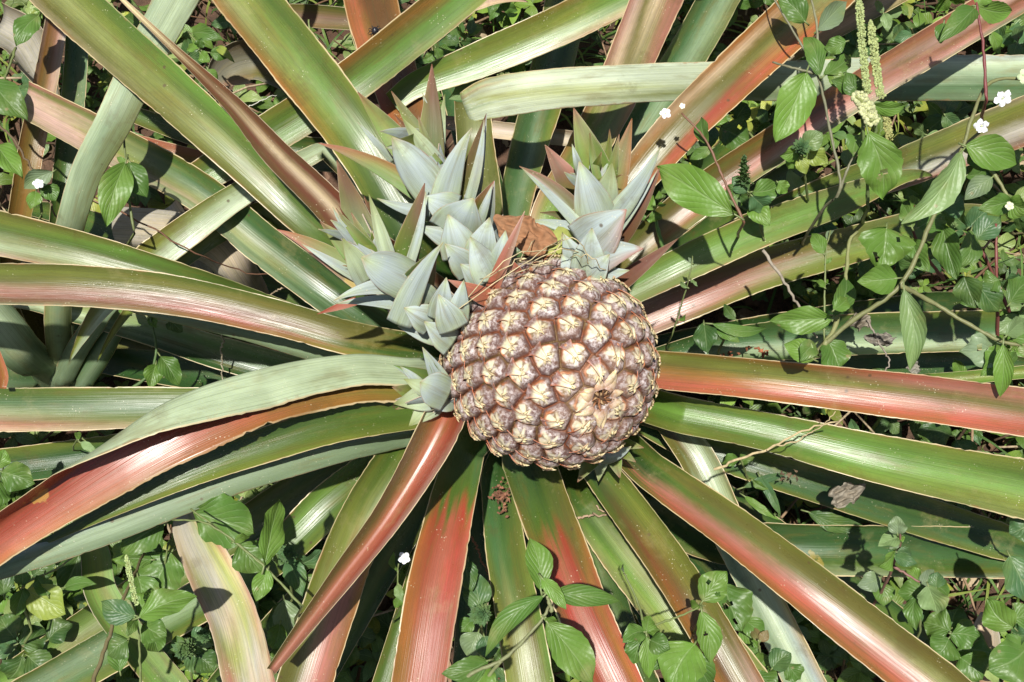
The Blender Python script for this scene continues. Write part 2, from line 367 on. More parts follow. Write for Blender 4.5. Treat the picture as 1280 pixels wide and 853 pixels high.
def tube(mb, pts, rad, col, n=8, seed=0):
    pts = np.asarray(pts, float); m = len(pts); rad = np.broadcast_to(np.asarray(rad, float), (m,))
    T = nrm(np.gradient(pts, axis=0)); ref = np.array([.3, .2, 1.0]); S = nrm(np.cross(T, ref)); B = np.cross(S, T)
    a = np.linspace(0, 2 * math.pi, n, endpoint=False)
    G = pts[:, None] + rad[:, None, None] * (np.cos(a)[None, :, None] * S[:, None] + np.sin(a)[None, :, None] * B[:, None])
    f = []
    for i in range(m - 1):
        for j in range(n): f.append((i*n + j, i*n + (j+1) % n, (i+1)*n + (j+1) % n, (i+1)*n + j))
    f.append(tuple(range(n))[::-1]); f.append(tuple((m-1)*n + j for j in range(n)))
    cc = np.asarray(col, float)
    if cc.ndim == 2: cc = np.repeat(cc, n, 0)
    mb.add(G.reshape(-1, 3), f, cc, (0, 0, seed))
def blob(mb, c, r, col, seed=0, amp=.25, sq=(1, 1, 1), nu=10, nv=7):
    rr = np.random.default_rng(seed); ph = rr.uniform(0, 6.28, 6)
    a = np.linspace(0, 2*math.pi, nu, endpoint=False); b = np.linspace(0, math.pi, nv)
    A, B_ = np.meshgrid(a, b); d = np.stack([np.cos(A)*np.sin(B_), np.sin(A)*np.sin(B_), np.cos(B_)], -1)
    k = 1 + amp * (np.sin(3*d[..., 0]*2 + ph[0]) * np.sin(4*d[..., 1] + ph[1]) + .6*np.sin(7*d[..., 2] + ph[2]) * np.sin(6*d[..., 0] + ph[3]))
    G = np.asarray(c) + r * d * k[..., None] * np.array(sq)
    f = [(i*nu + j, (i+1)*nu + j, (i+1)*nu + (j+1) % nu, i*nu + (j+1) % nu) for i in range(nv-1) for j in range(nu)]
    mb.add(G.reshape(-1, 3), f, col, (0, 0, seed))

# ------------------------------------------------------------------ the plant
PLANT = empty('pineapple_plant', at(660, 440, 0.0), 'big pineapple plant with one fruit, pale slips and long red and green leaves', 'pineapple plant')
PB = at(672, 455, .14)
LS = [0]
def leaf(K, spec, parent=None, mat=None, label=None, name='leaf', base=True, **kw):
    LS[0] += 1; mb = MB()
    strip(mb, K, spec, seed=LS[0], base=(PB + np.array([0, 0, random.uniform(-.03, .03)]) if base is True else base), **kw)
    o = mb.build(name, mat or M_LEAF, parent or PLANT)
    if label: o['label'] = label
    return o
# ---- lower right / right side
leaf([(820,462,.30,48),(950,474,.325,50),(1100,492,.335,56),(1285,517,.34,60)], [(0,'AYOASS'),(.35,'AOYASA'),(.7,'SPOPSA'),(1,'PPOSSP')], label='salmon orange leaf with a faint green stripe')
leaf([(850,519,.26,46),(957,540,.27,48),(1100,573,.28,60),(1285,612,.28,74)], [(0,'YGLGY'),(.5,'YLLLY'),(1,'YGLYN')], label='broad light green leaf')
leaf([(860,555,.20,40),(967,590,.20,42),(1110,632,.19,50),(1240,672,.17,46)], 'YGgEY', ext=.12)
leaf([(800,632,.14,50),(880,672,.16,54),(960,686,.17,58),(1100,689,.17,62),(1268,691,.15,60)], [(0,'ggggY'),(1,'GEgEGW')], ext=0, curv=50, label='dark green leaf cut square at its end')
leaf([(812,588,.30,46),(905,655,.32,54),(1010,735,.335,62),(1165,855,.34,68)], [(0,'GGgGG'),(.12,'YOGPSA'),(.5,'YOOPSA'),(1,'YOONPSA')], curv=42, label='long leaf, olive on one side and red orange on the other')
leaf([(745,585,.28,40),(772,620,.285,46),(828,694,.30,50),(866,752,.31,52),(928,858,.31,54)], [(0,'GGgG'),(.3,'YYOBO'),(.7,'YOOBAO'),(1,'ApOBAA')], curv=45, label='olive leaf with an orange brown lower half')
leaf([(735,625,.245,56),(785,690,.25,70),(845,765,.255,76),(905,835,.255,76),(940,875,.25,70)], [(0,'gGg'),(.25,'YNNLN'),(1,'NyNyN')], curv=38, label='broad pale yellow green leaf')
leaf([(660,575,.29,66),(677,625,.31,66),(705,700,.325,66),(735,778,.33,64),(772,858,.33,62)], [(0,'GGgEG'),(.28,'OOGGO'),(.42,'AORSRO'),(.7,'SARSRB'),(1,'SARSRP')], curv=30, label='green leaf turning bright red towards its tip')
leaf([(622,598,.24,42),(632,680,.25,50),(648,770,.26,56),(663,858,.26,60)], [(0,'GgE'),(.35,'YGEG'),(.7,'LONOY'),(1,'LNNNY')], curv=25, label='flat leaf, green turning dull yellow')
leaf([(583,562,.30,46),(567,620,.32,56),(545,720,.33,66),(523,858,.33,68)], [(0,'EGG'),(.2,'GGGO'),(.3,'SRSRA'),(1,'PSRSAA')], curv=20, label='flat orange red leaf with yellow scars')
leaf([(572,480,.385,44),(550,540,.385,50),(490,640,.375,38),(430,720,.365,30),(340,838,.35,12)], [(0,'PRSAO'),(.4,'pRSOO'),(1,'PPPOO')], curv=20, vee=48, ext=0, tip=False, base=at(600,445,.33), label='narrow folded leaf, pink on one side and olive on the other')
leaf([(505,565,.27,58),(457,640,.29,60),(425,720,.30,64),(380,858,.30,68)], [(0,'gGG'),(.3,'OWNYY'),(.55,'APPNY'),(1,'APPOO')], curv=40, label='shiny pale leaf turning pinkish brown')  # whitish band before the pink part is a painted highlight
leaf([(545,600,.17,44),(490,690,.16,42),(435,790,.15,34),(395,860,.14,30)], 'gGg')
leaf([(590,620,.15,34),(592,720,.15,38),(585,858,.14,40)], [(0,'gg'),(1,'gEg')])
leaf([(540,650,.20,20),(508,760,.20,24),(478,858,.20,28)], 'YGGY', curv=40)
leaf([(835,525,.22,36),(872,575,.22,44),(908,655,.21,46),(960,762,.20,46),(1008,858,.19,50)], [(0,'WWBY'),(.2,'OWOO'),(.4,'NWeW'),(1,'TwWeW')], face='top', curv=35, label='greyish white leaf')
leaf([(700,600,.19,50),(735,690,.17,56),(770,800,.15,60),(800,870,.15,60)], 'gGg')
# ---- left side, lower
leaf([(510,456,.33,96),(440,452,.35,110),(330,470,.375,124),(220,510,.385,136),(134,566,.385,112),(0,663,.375,74),(-40,694,.37,70)], [(0,'OYRRO'),(.3,'ASROO'),(.6,'ASRSA'),(1,'ASRRP')], other='WWWWW', curv=16, fold=(.02,[(0,140),(.1,140),(.3,155),(.5,118),(.62,92),(.74,62),(1,38)]), nu=33, label='large crimson leaf folded over to show its whitish back')
leaf([(520,517,.31,40),(420,531,.335,46),(300,567,.35,42),(220,598,.355,34),(130,641,.35,18),(60,675,.34,8)], [(0,'YGGg'),(1,'YGgg')], curv=30, ext=.1)
leaf([(515,542,.28,32),(420,563,.315,34),(300,597,.335,38),(148,656,.34,38),(60,689,.34,34),(-10,712,.335,32)], 'eew', face='under', other='GG', curv=30, label='greyish white underside of a leaf')
leaf([(480,575,.22,46),(410,632,.225,52),(350,688,.22,50),(250,752,.21,52),(150,806,.20,54),(40,868,.19,54)], [(0,'gGG'),(.3,'YGLG'),(.6,'YGeE'),(1,'YEeG')], curv=35)
leaf([(440,572,.18,44),(345,632,.18,46),(230,706,.17,44),(110,782,.16,44),(0,862,.15,44)], [(0,'gG'),(.5,'GNG'),(1,'YNLG')], curv=40)
leaf([(400,498,.21,44),(290,507,.225,46),(170,510,.23,52),(-10,513,.23,56)], [(0,'YGEG'),(.6,'TNEGY'),(1,'TPNEGg')], curv=22, label='straight green leaf with a straw coloured lower edge')
leaf([(300,535,.14,40),(200,556,.15,44),(90,572,.15,44),(-10,584,.15,44)], [(0,'gg'),(1,'EggY')])
# ---- left side, upper
leaf([(535,440,.30,40),(440,424,.325,42),(344,397,.335,45),(220,370,.345,50),(100,357,.35,52),(-10,354,.35,52)], [(0,'GgG'),(.15,'YOOOO'),(.4,'ARBOOG'),(1,'eBPOYO')], curv=24, label='long olive leaf with a brownish red lower half')
leaf([(500,455,.27,44),(400,436,.29,38),(300,412,.30,26),(150,378,.30,16)], 'eee', face='under', curv=40, ext=0)
leaf([(400,412,.24,36),(300,376,.27,40),(240,354,.29,40),(120,320,.305,50),(-10,290,.31,56)], [(0,'gG'),(.3,'GGG'),(.6,'YNGLO'),(1,'pWNGYO')], curv=30, label='green leaf with a pale shiny lower half')
leaf([(500,428,.24,50),(420,374,.26,50),(330,305,.27,50),(250,240,.28,48),(140,180,.285,50),(30,124,.285,44)], [(0,'gEG'),(.25,'eEgE'),(.55,'WNEG'),(.8,'TpYNO'),(1,'YppP')], curv=42, ext=0, label='shiny green leaf ending in a pale torn stump')
leaf([(420,480,.16,42),(280,442,.17,42),(180,412,.17,34),(60,385,.16,18)], [(0,'ggE'),(.5,'ggLW'),(1,'gWy')], ext=.05, curv=35)
leaf([(450,470,.12,50),(330,470,.11,50),(220,462,.10,44),(120,450,.09,30)], 'ggg', ext=0)
leaf([(480,350,.32,40),(395,288,.355,40),(300,195,.375,55),(200,105,.385,62),(75,-8,.385,66)], [(0,'gGL'),(.3,'OGGL'),(.6,'ONYGL'),(1,'TONYG')], curv=30, label='long straight olive green leaf')
leaf([(440,288,.40,42),(400,245,.405,40),(344,190,.41,34),(292,132,.41,22),(220,64,.41,11),(148,-5,.41,5)], [(0,'BrTrB'),(.4,'BrTrB'),(.7,'BBB'),(1,'TCT')], curv=20, vee=25, mat=M_DEAD, ext=.03, label='shrivelled reddish brown leaf with a thread thin tip')
leaf([(520,300,.32,56),(490,250,.33,60),(445,172,.345,68),(375,80,.355,72),(304,-8,.36,72)], [(0,'ggG'),(.3,'YGGGY'),(.6,'AYLGY'),(1,'ANYGY')], curv=24, label='wide green leaf with an orange edge')
leaf([(190,322,.29,42),(235,288,.295,40),(300,243,.295,32),(405,186,.29,22)][::-1], [(0,'OWW'),(.5,'WWY'),(1,'WWYO')], curv=15, ext=.1, face='top', label='whitish leaf with an olive edge')
leaf([(330,262,.25,26),(265,298,.25,24),(215,335,.24,20)], 'GYO', ext=.1)
leaf([(590,310,.26,30),(520,215,.20,40),(380,190,.21,40),(250,170,.22,28),(150,138,.22,18)], [(0,'gg'),(1,'OGg')], ext=0, base=None)
leaf([(290,206,.24,12),(255,202,.245,24),(215,193,.25,26),(180,180,.25,18),(155,165,.25,3)], [(0,'YOS'),(.5,'YAP'),(1,'SSS')], curv=25, ext=0, base=None, label='short pointed orange leaf')
# ---- top
leaf([(250,222,.28,40),(330,172,.29,50),(430,108,.305,52),(500,54,.31,54),(585,-15,.315,54)], [(0,'OGLO'),(.3,'YGGLO'),(.6,'AOLGY'),(1,'OALLY')], curv=22, base=at(560,190,.26) if False else None, label='green and bronze leaf crossing behind')
leaf([(490,128,.26,26),(520,106,.265,32),(600,75,.27,44),(700,32,.28,48),(800,-18,.28,52)], [(0,'LLW'),(.35,'LYLW'),(.7,'AYYWT'),(1,'pYLLT')], curv=22, base=None, label='bright yellow green leaf with a whitish edge')
leaf([(545,230,.24,44),(515,165,.25,52),(492,95,.255,62),(470,30,.26,66),(460,-15,.26,68)], [(0,'BBA'),(.5,'SABBA'),(1,'ASBBBA')], curv=18, label='reddish brown leaf under a green one')
leaf([(438,-15,.24,22),(450,40,.24,24),(462,80,.24,20)][::-1], 'EGY', base=None)
leaf([(645,320,.24,36),(642,268,.25,40),(660,190,.245,46),(685,100,.225,52),(712,-15,.21,54)], [(0,'YEEN'),(.5,'NEEeGY'),(1,'YNEEgY')], curv=40, label='upright grey green leaf')
leaf([(675,330,.26,34),(683,268,.27,38),(730,190,.275,50),(775,105,.28,56),(826,-15,.285,64)], [(0,'TYLY'),(.4,'AYLNO'),(.6,'PTONP'),(1,'PpOTPP')], curv=38, label='pink edged leaf with an olive middle')  # pale stripes beside the olive middle are highlights put into the colour
leaf([(720,320,.20,34),(765,215,.21,40),(820,128,.22,46),(868,52,.22,50),(905,-15,.22,50)], [(0,'ggE'),(.5,'YEeE'),(1,'gEeN')], curv=42)
leaf([(735,320,.30,40),(790,232,.32,48),(850,160,.335,56),(920,92,.345,60),(1035,-15,.35,68)], [(0,'OOO'),(.3,'TAOOSA'),(.6,'ATOORSA'),(1,'AAONAA')], curv=35, label='wide reddish bronze leaf')
leaf([(960,80,.19,24),(1010,52,.20,28),(1060,24,.20,30),(1125,-12,.20,32)], [(0,'OAO'),(1,'OTO')], base=None)
leaf([(780,325,.27,40),(866,252,.29,48),(960,187,.305,46),(1060,122,.315,44),(1160,62,.32,46),(1295,-22,.325,50)], [(0,'GON'),(.3,'AOBSN'),(.5,'PABPpe'),(1,'SPpBPe')], curv=40, label='long pinkish brown leaf with a pale lower edge')  # pale pink stripe is a highlight painted into the blade colour
leaf([(800,360,.22,36),(930,292,.235,42),(1050,238,.245,46),(1140,206,.25,50),(1290,147,.255,62)], [(0,'GGg'),(.5,'YGgeG'),(.8,'NYODP'),(1,'TYODBP')], curv=36, label='green leaf turning greyish brown, running to the right edge')
leaf([(770,372,.27,34),(850,332,.285,44),(950,287,.29,44),(1050,251,.29,38),(1115,226,.285,20)], [(0,'YLN'),(.5,'YLLN'),(1,'NLY')], curv=30, ext=.05, label='light green leaf with a streaked surface')
leaf([(790,402,.22,50),(860,372,.23,54),(950,338,.235,50),(1080,302,.24,46),(1160,280,.235,40)], [(0,'DPp'),(.25,'OBPPO'),(.6,'YOOYY'),(1,'NGLY')], curv=30, ext=.12, label='dull olive leaf flushed with pink')
leaf([(810,455,.17,34),(890,434,.18,40),(1000,424,.18,52),(1100,418,.18,52),(1248,412,.17,48)], [(0,'gEE'),(.5,'GgEWG'),(1,'YGEWN')], curv=45, ext=0, label='shiny dark green leaf behind the weeds')  # whitish stripe along the blade paints its shine into the colour
leaf([(1060,478,.15,12),(1180,474,.15,16),(1290,464,.15,16)], 'LYL', base=None, ext=.1)
lr = random.Random(5)
for k in (0, 1, 2, 3, 4, 6, 7, 8, 9, 10, 11, 12, 13, 14, 15, 16, 17, 18, 19):  # extra low leaves, added beneath the plant to darken the gaps
    a = k * .3142 + lr.uniform(-.12, .12); r1 = lr.uniform(380, 620); zt = lr.uniform(.05, .11); cx, cy = 668, 470
    p = lambda r: (cx + math.cos(a) * r, cy - math.sin(a) * r * .9)
    leaf([(*p(70), .12, 34), (*p(r1 * .45), zt + .035, 46), (*p(r1 * .75), zt + .02, 42), (*p(r1), zt, 30)], lr.choice(['ggg', 'gGg', 'OgGg', 'BOg', 'gEg']), ext=.12, curv=35, base=at(668, 465, .08))
# folded-over pale leaf: one mesh, lower strip up to the crease, then the blade flopping right with its back up
mb = MB()
strip(mb, [(612,330,.28,44),(603,250,.32,48),(594,175,.345,46),(590,128,.35,44)], [(0,'GOG'),(1,'ONO')], seed=301, ext=0, curv=30, base=PB, wob=.4)
strip(mb, [(581,136,.353,40),(612,124,.362,50),(700,111,.365,50),(860,102,.33,47),(1000,101,.30,50),(1140,98,.27,56),(1295,98,.26,57)], [(0,'TNWT'),(.03,'yZZy'),(.08,'NZyZZ'),(.4,'ZZZNZ'),(.7,'ZZWeE'),(1,'wWeEe')], face='under', seed=302, ext=.25, curv=13, roll=0, base=None, wob=.5)  # darker green on the far lower side paints the crossing leaf's shadow
o = mb.build('leaf', M_LEAF, PLANT); o['label'] = 'leaf creased over so that its pale whitish green back shows'
# stalk below the fruit
mb = MB(); tube(mb, [at(650,480,.0), at(655,470,.12), at(655,450,.25), at(645,420,.34)], [.03,.028,.02,.016], PAL['N'], 14)
mb.build('stalk', M_STEM, PLANT)

# ------------------------------------------------------------------ fruit
def build_fruit():
    D = .665
    d = ray(687, 452); ctr = CAM + d * D
    til = R_(29); ax = CX * (math.sin(til) * .80) - CY * (math.sin(til) * .60) - VD * math.cos(til); ax = nrm(ax)
    e1 = nrm(np.cross(ax, np.array([.2, .9, .3]))); e2 = np.cross(ax, e1)
    R = 123 * mpp(ctr); a = R * 1.13
    # eye centres, golden-angle lattice, equal area on the profile
    def prof(t):       # t: polar angle from apex
        z = a * np.cos(t); rr = R * np.sin(t) ** .90 * (1 - .05 * np.cos(t)); return rr, z
    tt = np.linspace(0.001, math.pi - .001, 2000); rr, zz = prof(tt)
    dA = 2 * math.pi * rr[1:] * np.hypot(np.diff(rr), np.diff(zz)); cum = np.concatenate([[0], np.cumsum(dA)]); cum /= cum[-1]
    NE = 202
    k = np.arange(NE); te = np.interp((k + .9) / NE, cum, tt); ph = k * 2.399963 + .4
    rE, zE = prof(te)
    E = np.stack([rE * np.cos(ph), rE * np.sin(ph), zE], 1)
    def nrmat(t, p):
        r1, z1 = prof(t + .01); r0, z0 = prof(t - .01); dr, dz = (r1 - r0), (z1 - z0); l = np.hypot(dr, dz)
        return np.stack([-dz / l * np.cos(p), -dz / l * np.sin(p), dr / l], -1), np.stack([dr / l * np.cos(p), dr / l * np.sin(p), dz / l], -1)
    NEr, TB = nrmat(te, ph)      # TB: tangent to base (increasing t)
    sp = math.sqrt(cum[-1] * dA.sum() / NE / .866)          # lattice spacing
    nt_, npn = 330, 640
    T_, P_ = np.meshgrid(np.linspace(.012, math.pi - .05, nt_), np.linspace(0, 2 * math.pi, npn, endpoint=False), indexing='ij')
    rg, zg = prof(T_); G = np.stack([rg * np.cos(P_), rg * np.sin(P_), zg], -1).reshape(-1, 3)
    Ng, _ = nrmat(T_.ravel(), P_.ravel())
    wob = np.random.default_rng(5)
    jit = wob.normal(0, .03, (NE,)) * sp
    F1 = np.zeros(len(G)); F2 = np.zeros(len(G)); ID = np.zeros(len(G), int)
    for s in range(0, len(G), 20000):
        dd = np.linalg.norm(G[s:s+20000, None] - E[None], axis=2) + jit[None] * .5
        o = np.argpartition(dd, 2, axis=1)[:, :2]; v = np.take_along_axis(dd, o, 1); w = v.argmin(1)
        ID[s:s+20000] = o[np.arange(len(o)), w]; F1[s:s+20000] = v.min(1); F2[s:s+20000] = v.max(1)
    g = (F2 - F1) / sp
    rel = (G - E[ID]); al = -(rel * TB[ID]).sum(1) / sp       # + toward apex
    side = np.cross(NEr, TB); be = (rel * side[ID]).sum(1) / sp
    nearap = sst(.15, .55, te[ID])                           # eyes get flatter at the very apex
    rad = np.hypot(al - .08, be)
    dome = sst(0, .30, g) * (.55 + .45 * sst(.62, .1, rad))
    h = sp * (.19 * dome * (.45 + .55 * nearap) - .07 * sst(.07, 0, g))
    # belly of the eye (apex side) bulges; bract shelf on the base side
    h += sp * .05 * sst(.5, .05, np.hypot((al - .22) * 1.1, be)) * nearap
    fine = np.sin(be * 34 + ID) * np.sin(al * 9 + ID * 2.1)
    h += sp * .006 * fine
    h -= sp * .25 * sst(.09, .02, T_.ravel())
    G2 = G + Ng * h[:, None]
    # colours
    wr = wob.uniform(0, 1, NE)[ID]; wr2 = wob.uniform(0, 1, NE)[ID]
    pur = np.array([.155, .092, .088])[None] * (1 - wr[:, None] * .4) + np.array([.24, .13, .07])[None] * wr[:, None] * .4
    col = pur.copy(); dust = .95 * sst(.02, .2, g) * (.5 + .5 * wr2)
    def mix(m, c):
        nonlocal col
        m = np.clip(m, 0, 1)[:, None]; col = col * (1 - m) + np.array(c) * m
    th = np.arctan2(be, al - .02); n3 = np.sin(th * 5 + ID * 1.7) * .06 + np.sin(th * 9 + ID) * .035
    # green-yellow upper rim of the sepals
    mix(sst(.30, .02, np.abs(al + .02)) * sst(.5, .2, np.abs(be)) * .35, (.36, .30, .07))
    # cream star of bract tips round the middle of the eye
    ws = (.82 + .36 * wr2); star = sst(.36, .22, np.hypot((al + .13) * 1.05, be * .95) / ws - n3 * 1.9)
    mix(sst(.05, .42, al) * .28, (.062, .030, .030)); mix(star * .85, (.80, .74, .52)); dust *= (1 - star * .7)
    core = sst(.22, .08, np.hypot((al + .09), be) / ws - n3)
    mix(core * .85, (.84, .79, .55))
    # orange-red bract rims arching over the base side
    arc = np.abs(np.hypot(al * 1.0, be) - .40 - n3 * .3)
    arcm = sst(.075, .02, arc) * sst(.12, -.12, al)
    mix(arcm * .85, (.50, .17, .06)); h_arc = arcm
    G2 += Ng * (sp * .06 * arcm)[:, None]; dust *= (1 - arcm)
    mix(sst(.30, .05, g) * .55, (.085, .036, .028)); dust *= (.45 + .55 * sst(.05, .34, g))
    # grooves: red and olive
    gm = sst(.095, .02, g); rc = np.sin(G[:, 0] * 160) * np.sin(G[:, 1] * 130 + 1) > 0.1
    mix(gm * np.where(rc, .9, 0), (.15, .09, .03)); mix(gm * np.where(rc, 0, .9), (.20, .06, .025)); dust *= (1 - gm * .9)
    # tan rosy zone near the apex
    apx = sst(.55, .2, T_.ravel()); mix(apx * .22, (.45, .28, .18)); mix(sst(.09, .04, T_.ravel()), (.08, .04, .02)); 
    dust = np.clip(dust, 0, 1)
    toW = np.stack([e1, e2, ax], 0)
    W = ctr + G2 @ toW
    vis = np.array([np.dot(nrm(CAM - (ctr + E[i] @ toW)), NEr[i] @ toW) for i in range(NE)])
    order = np.argsort(-vis); own = set(order[:100].tolist())
    fid = []; faces = []
    idg = np.arange(nt_ * npn).reshape(nt_, npn)
    a0 = idg[:-1]; a1 = idg[1:]; F = np.stack([a0, a1, np.roll(a1, -1, 1), np.roll(a0, -1, 1)], -1).reshape(-1, 4)
    FI = ID[F[:, 0]]
    C4 = np.concatenate([col, dust[:, None]], 1)
    def bract(mbx, i, rr_):
        """papery pointed bract: rooted on the base side, tip free over the middle of the eye, with side spikes"""
        c0 = E[i]; n0 = NEr[i]; tb = TB[i]; sd = side_[i]
        ap = te[i] < .55
        Lb = sp * rr_.uniform(.62, .80) * (1.15 if ap else 1); hw = sp * rr_.uniform(.30, .38) * (.8 if ap else 1); nuu, nvv = 11, 12
        tw = rr_.normal(0, .15); V = []; cc = []
        lift = rr_.uniform(.03, .12) if not ap else .08
        for b in range(nvv):
            v = b / (nvv - 1)
            for q in range(nuu):
                s = -1 + 2 * q / (nuu - 1)
                wdt = hw * (1 - v ** 1.25) * (1 - .32 * math.sin(math.pi * min(1, v * 1.1))) + hw * .012
                al_ = -.50 * sp + v * Lb; be_ = s * wdt + tw * v * v * sp * .5
                edge = abs(s) ** 2
                hh = sp * (.17 * math.sin(min(v * 1.9, 1.57)) + .155) * (1 - .34 * (be_ / hw) ** 2) * (1 if te[i] > .5 else .8)
                hh += sp * lift * max(0, v - .62) ** 1.5 * 2 + sp * .035 * edge * (v < .8)
                hh += sp * .02 * math.sin(s * 9 + i) * (1 - v) - sp * .05 * math.exp(-(s / .25) ** 2) * v
                curvdrop = (al_ ** 2 + be_ ** 2) / (2 * R) 
                p = c0 - tb * al_ + sd * be_ + n0 * (hh - curvdrop)
                V.append(p)
                rim = sst(.70, .95, abs(s)) * (1 - v * .5)
                cream = np.array([.86, .80, .54]) * (1 - .15 * rr_.random()); base_ = np.array([.20, .10, .085])
                k = float(sst(.18, .46, v)); cl = base_ * (1 - k) + cream * k
                cl = cl * (1 - rim * .8) + np.array([.52, .14, .045]) * rim * .9
                if v > .93: cl = np.array([.34, .20, .10])
                cc.append((*cl, .35 * (1 - k)))
        V = np.array(V); Vb = V - n0 * sp * .03
        m = len(V); q1 = quads(nuu, nvv, 0, True); q2 = quads(nuu, nvv, m)
        edge_f = []
        for b in range(nvv - 1):
            l = b * nuu; edge_f += [(l, l + nuu, l + nuu + m, l + m), (l + nuu - 1 + nuu, l + nuu - 1, l + nuu - 1 + m, l + 2 * nuu - 1 + m)]
        mbx.add(ctr + np.concatenate([V, Vb]) @ toW, [tuple(x) for x in q1] + [tuple(x) for x in q2] + edge_f,
                np.array(cc + cc), (0, 0, i))
        # two or three fine spikes beside the tip
        for j in range(3):
            an = (-1.0, .9, .1)[j] * rr_.uniform(.5, 1.0); ln = sp * rr_.uniform(.10, .24)
            b0 = c0 - tb * (sp * (.02 + .04 * j)) + sd * (an * .12 * sp); dirr = nrm(-tb * .8 + sd * an * .9 + n0 * rr_.uniform(.0, .3))
            pp = [b0 + n0 * sp * .30, b0 + dirr * ln * .5 + n0 * sp * .30, b0 + dirr * ln + n0 * sp * .27]
            tube(mbx, ctr + np.array(pp) @ toW, [sp * .055, sp * .035, sp * .004], (.66, .55, .30, .1), 5)
    side_ = side
    rest = MB()
    fruit_mb = MB()
    # inner flesh body
    rg2, zg2 = prof(T_[::8, ::8]); rg2 = rg2 * .93; zg2 = zg2 * .93
    B0 = np.stack([rg2 * np.cos(P_[::8, ::8]), rg2 * np.sin(P_[::8, ::8]), zg2], -1); n1, n2 = B0.shape[:2]
    ii = np.arange(n1 * n2).reshape(n1, n2); FF = np.stack([ii[:-1], ii[1:], np.roll(ii[1:], -1, 1), np.roll(ii[:-1], -1, 1)], -1).reshape(-1, 4)
    fruit_mb.add(ctr + B0.reshape(-1, 3) @ toW, [tuple(x) for x in FF], (.3, .2, .1, .1), (0, 0, 0))
    hid = ~np.isin(FI, list(own)); fh = F[hid]; u_, inv = np.unique(fh, return_inverse=True)
    fruit_mb.add(W[u_], [tuple(x) for x in inv.reshape(-1, 4)], C4[u_], (0, 0, 0))
    rr_ = np.random.default_rng(12)
    for i in range(NE):
        if i not in own and .16 < te[i] < 2.95: bract(fruit_mb, i, rr_)
    fr = fruit_mb.build('fruit', M_FRUIT, PLANT); fr['label'] = 'ripening purple brown pineapple fruit with cream tipped eyes and no crown'
    for i in order[:100]:
        f = F[FI == i]; u_, inv = np.unique(f, return_inverse=True); m = MB()
        m.add(W[u_], [tuple(x) for x in inv.reshape(-1, 4)], C4[u_], (0, 0, 0)); 
        if te[i] > .16: bract(m, i, rr_)
        m.build('eye', M_FRUIT, fr)
    # pale pointed scales radiating from the scar
    for j in range(13):
        an = j * .483 + rr_.uniform(-.16, .16); t0 = .085; m = MB(); L_ = rr_.uniform(.08, .22); V = []; cc = []; nu_, nv_ = 9, 10; hw = rr_.uniform(.26, .42)
        for b in range(nv_):
            v = b / (nv_ - 1)
            for q in range(nu_):
                s_ = -1 + 2 * q / (nu_ - 1); t1 = t0 + v * L_; aa = an + s_ * hw * (1 - v ** 1.3) * .11 / t1 * (1 + v * 1.2) + .30 * v * math.sin(j * 2.3)
                r1, z1 = prof(t1); up_ = sp * (.10 + .05 * math.sin(v * 2.4) - .06 * s_ * s_ + .03 * math.sin(j * 3 + v * 5))
                V.append([r1 * math.cos(aa), r1 * math.sin(aa), z1 + up_]); k = v if v < .8 else .8
                c1 = np.array([.36, .20, .13]) * (1 - k) + np.array([.78, .66, .36]) * k; rim = abs(s_) ** 4 * (1 - v)
                cc.append((*(c1 * (1 - rim * .5) + np.array([.4, .12, .08]) * rim * .5), .3))
        V = np.array(V); Vb = V - np.array([0, 0, sp * .05]); M0 = len(V)
        m.add(ctr + np.concatenate([V, Vb]) @ toW, [tuple(x) for x in quads(nu_, nv_)] + [tuple(x) for x in quads(nu_, nv_, M0, True)], np.array(cc + cc), (0, 0, j))
        m.build('apex_scale', M_FRUIT, fr)
    # dried scar where the crown broke off
    m = MB(); top = np.array([0, 0, a * 1.0 - sp * .04])
    for j in range(34):
        an = rr_.uniform(0, 6.28); r0 = rr_.uniform(0, .25) * sp; ln = sp * rr_.uniform(.12, .28); el = rr_.uniform(.2, 1.2)
        dr = np.array([math.cos(an) * math.cos(el), math.sin(an) * math.cos(el), math.sin(el)]); p0 = top + np.array([math.cos(an), math.sin(an), 0]) * r0
        bend = np.array([math.cos(an + 1), math.sin(an + 1), 0]) * ln * .3
        cl = ((.16, .07, .03, 0), (.34, .15, .07, 0), (.07, .035, .02, 0), (.42, .27, .14, 0))[j % 4]
        tube(m, ctr + np.array([p0, p0 + dr * ln * .6, p0 + dr * ln + bend]) @ toW, [sp * .05, sp * .04, sp * .01], cl, 5)
    blob(m, ctr + (top - [0, 0, sp * .10]) @ toW, sp * .20, (.09, .045, .025, 0), 3, .3)
    m.build('crown_scar', M_DRY, fr)
    # dry fibres hanging over the shoulder of the fruit
    m = MB()
    for (x0, y0, x1, y1, x2, y2) in ((700,300,655,330,560,395),(695,312,640,322,575,380),(730,318,700,312,640,345),(740,335,720,300,690,305),(705,290,680,330,650,328),(668,300,640,330,600,352),(760,345,735,320,715,322)):
        z = .475; pts = np.array([at(x0, y0, z - .02), at(x1, y1, z + .006), at(x2, y2, z - .014)])
        q = crom(np.hstack([pts]), 12); q += rr_.normal(0, .0006, q.shape)
        tube(m, q, .0003, (.62, .52, .30), 5)
    m.build('dry_fibre', M_DRY, fr)
    return ctr, R
FC, FR = build_fruit()

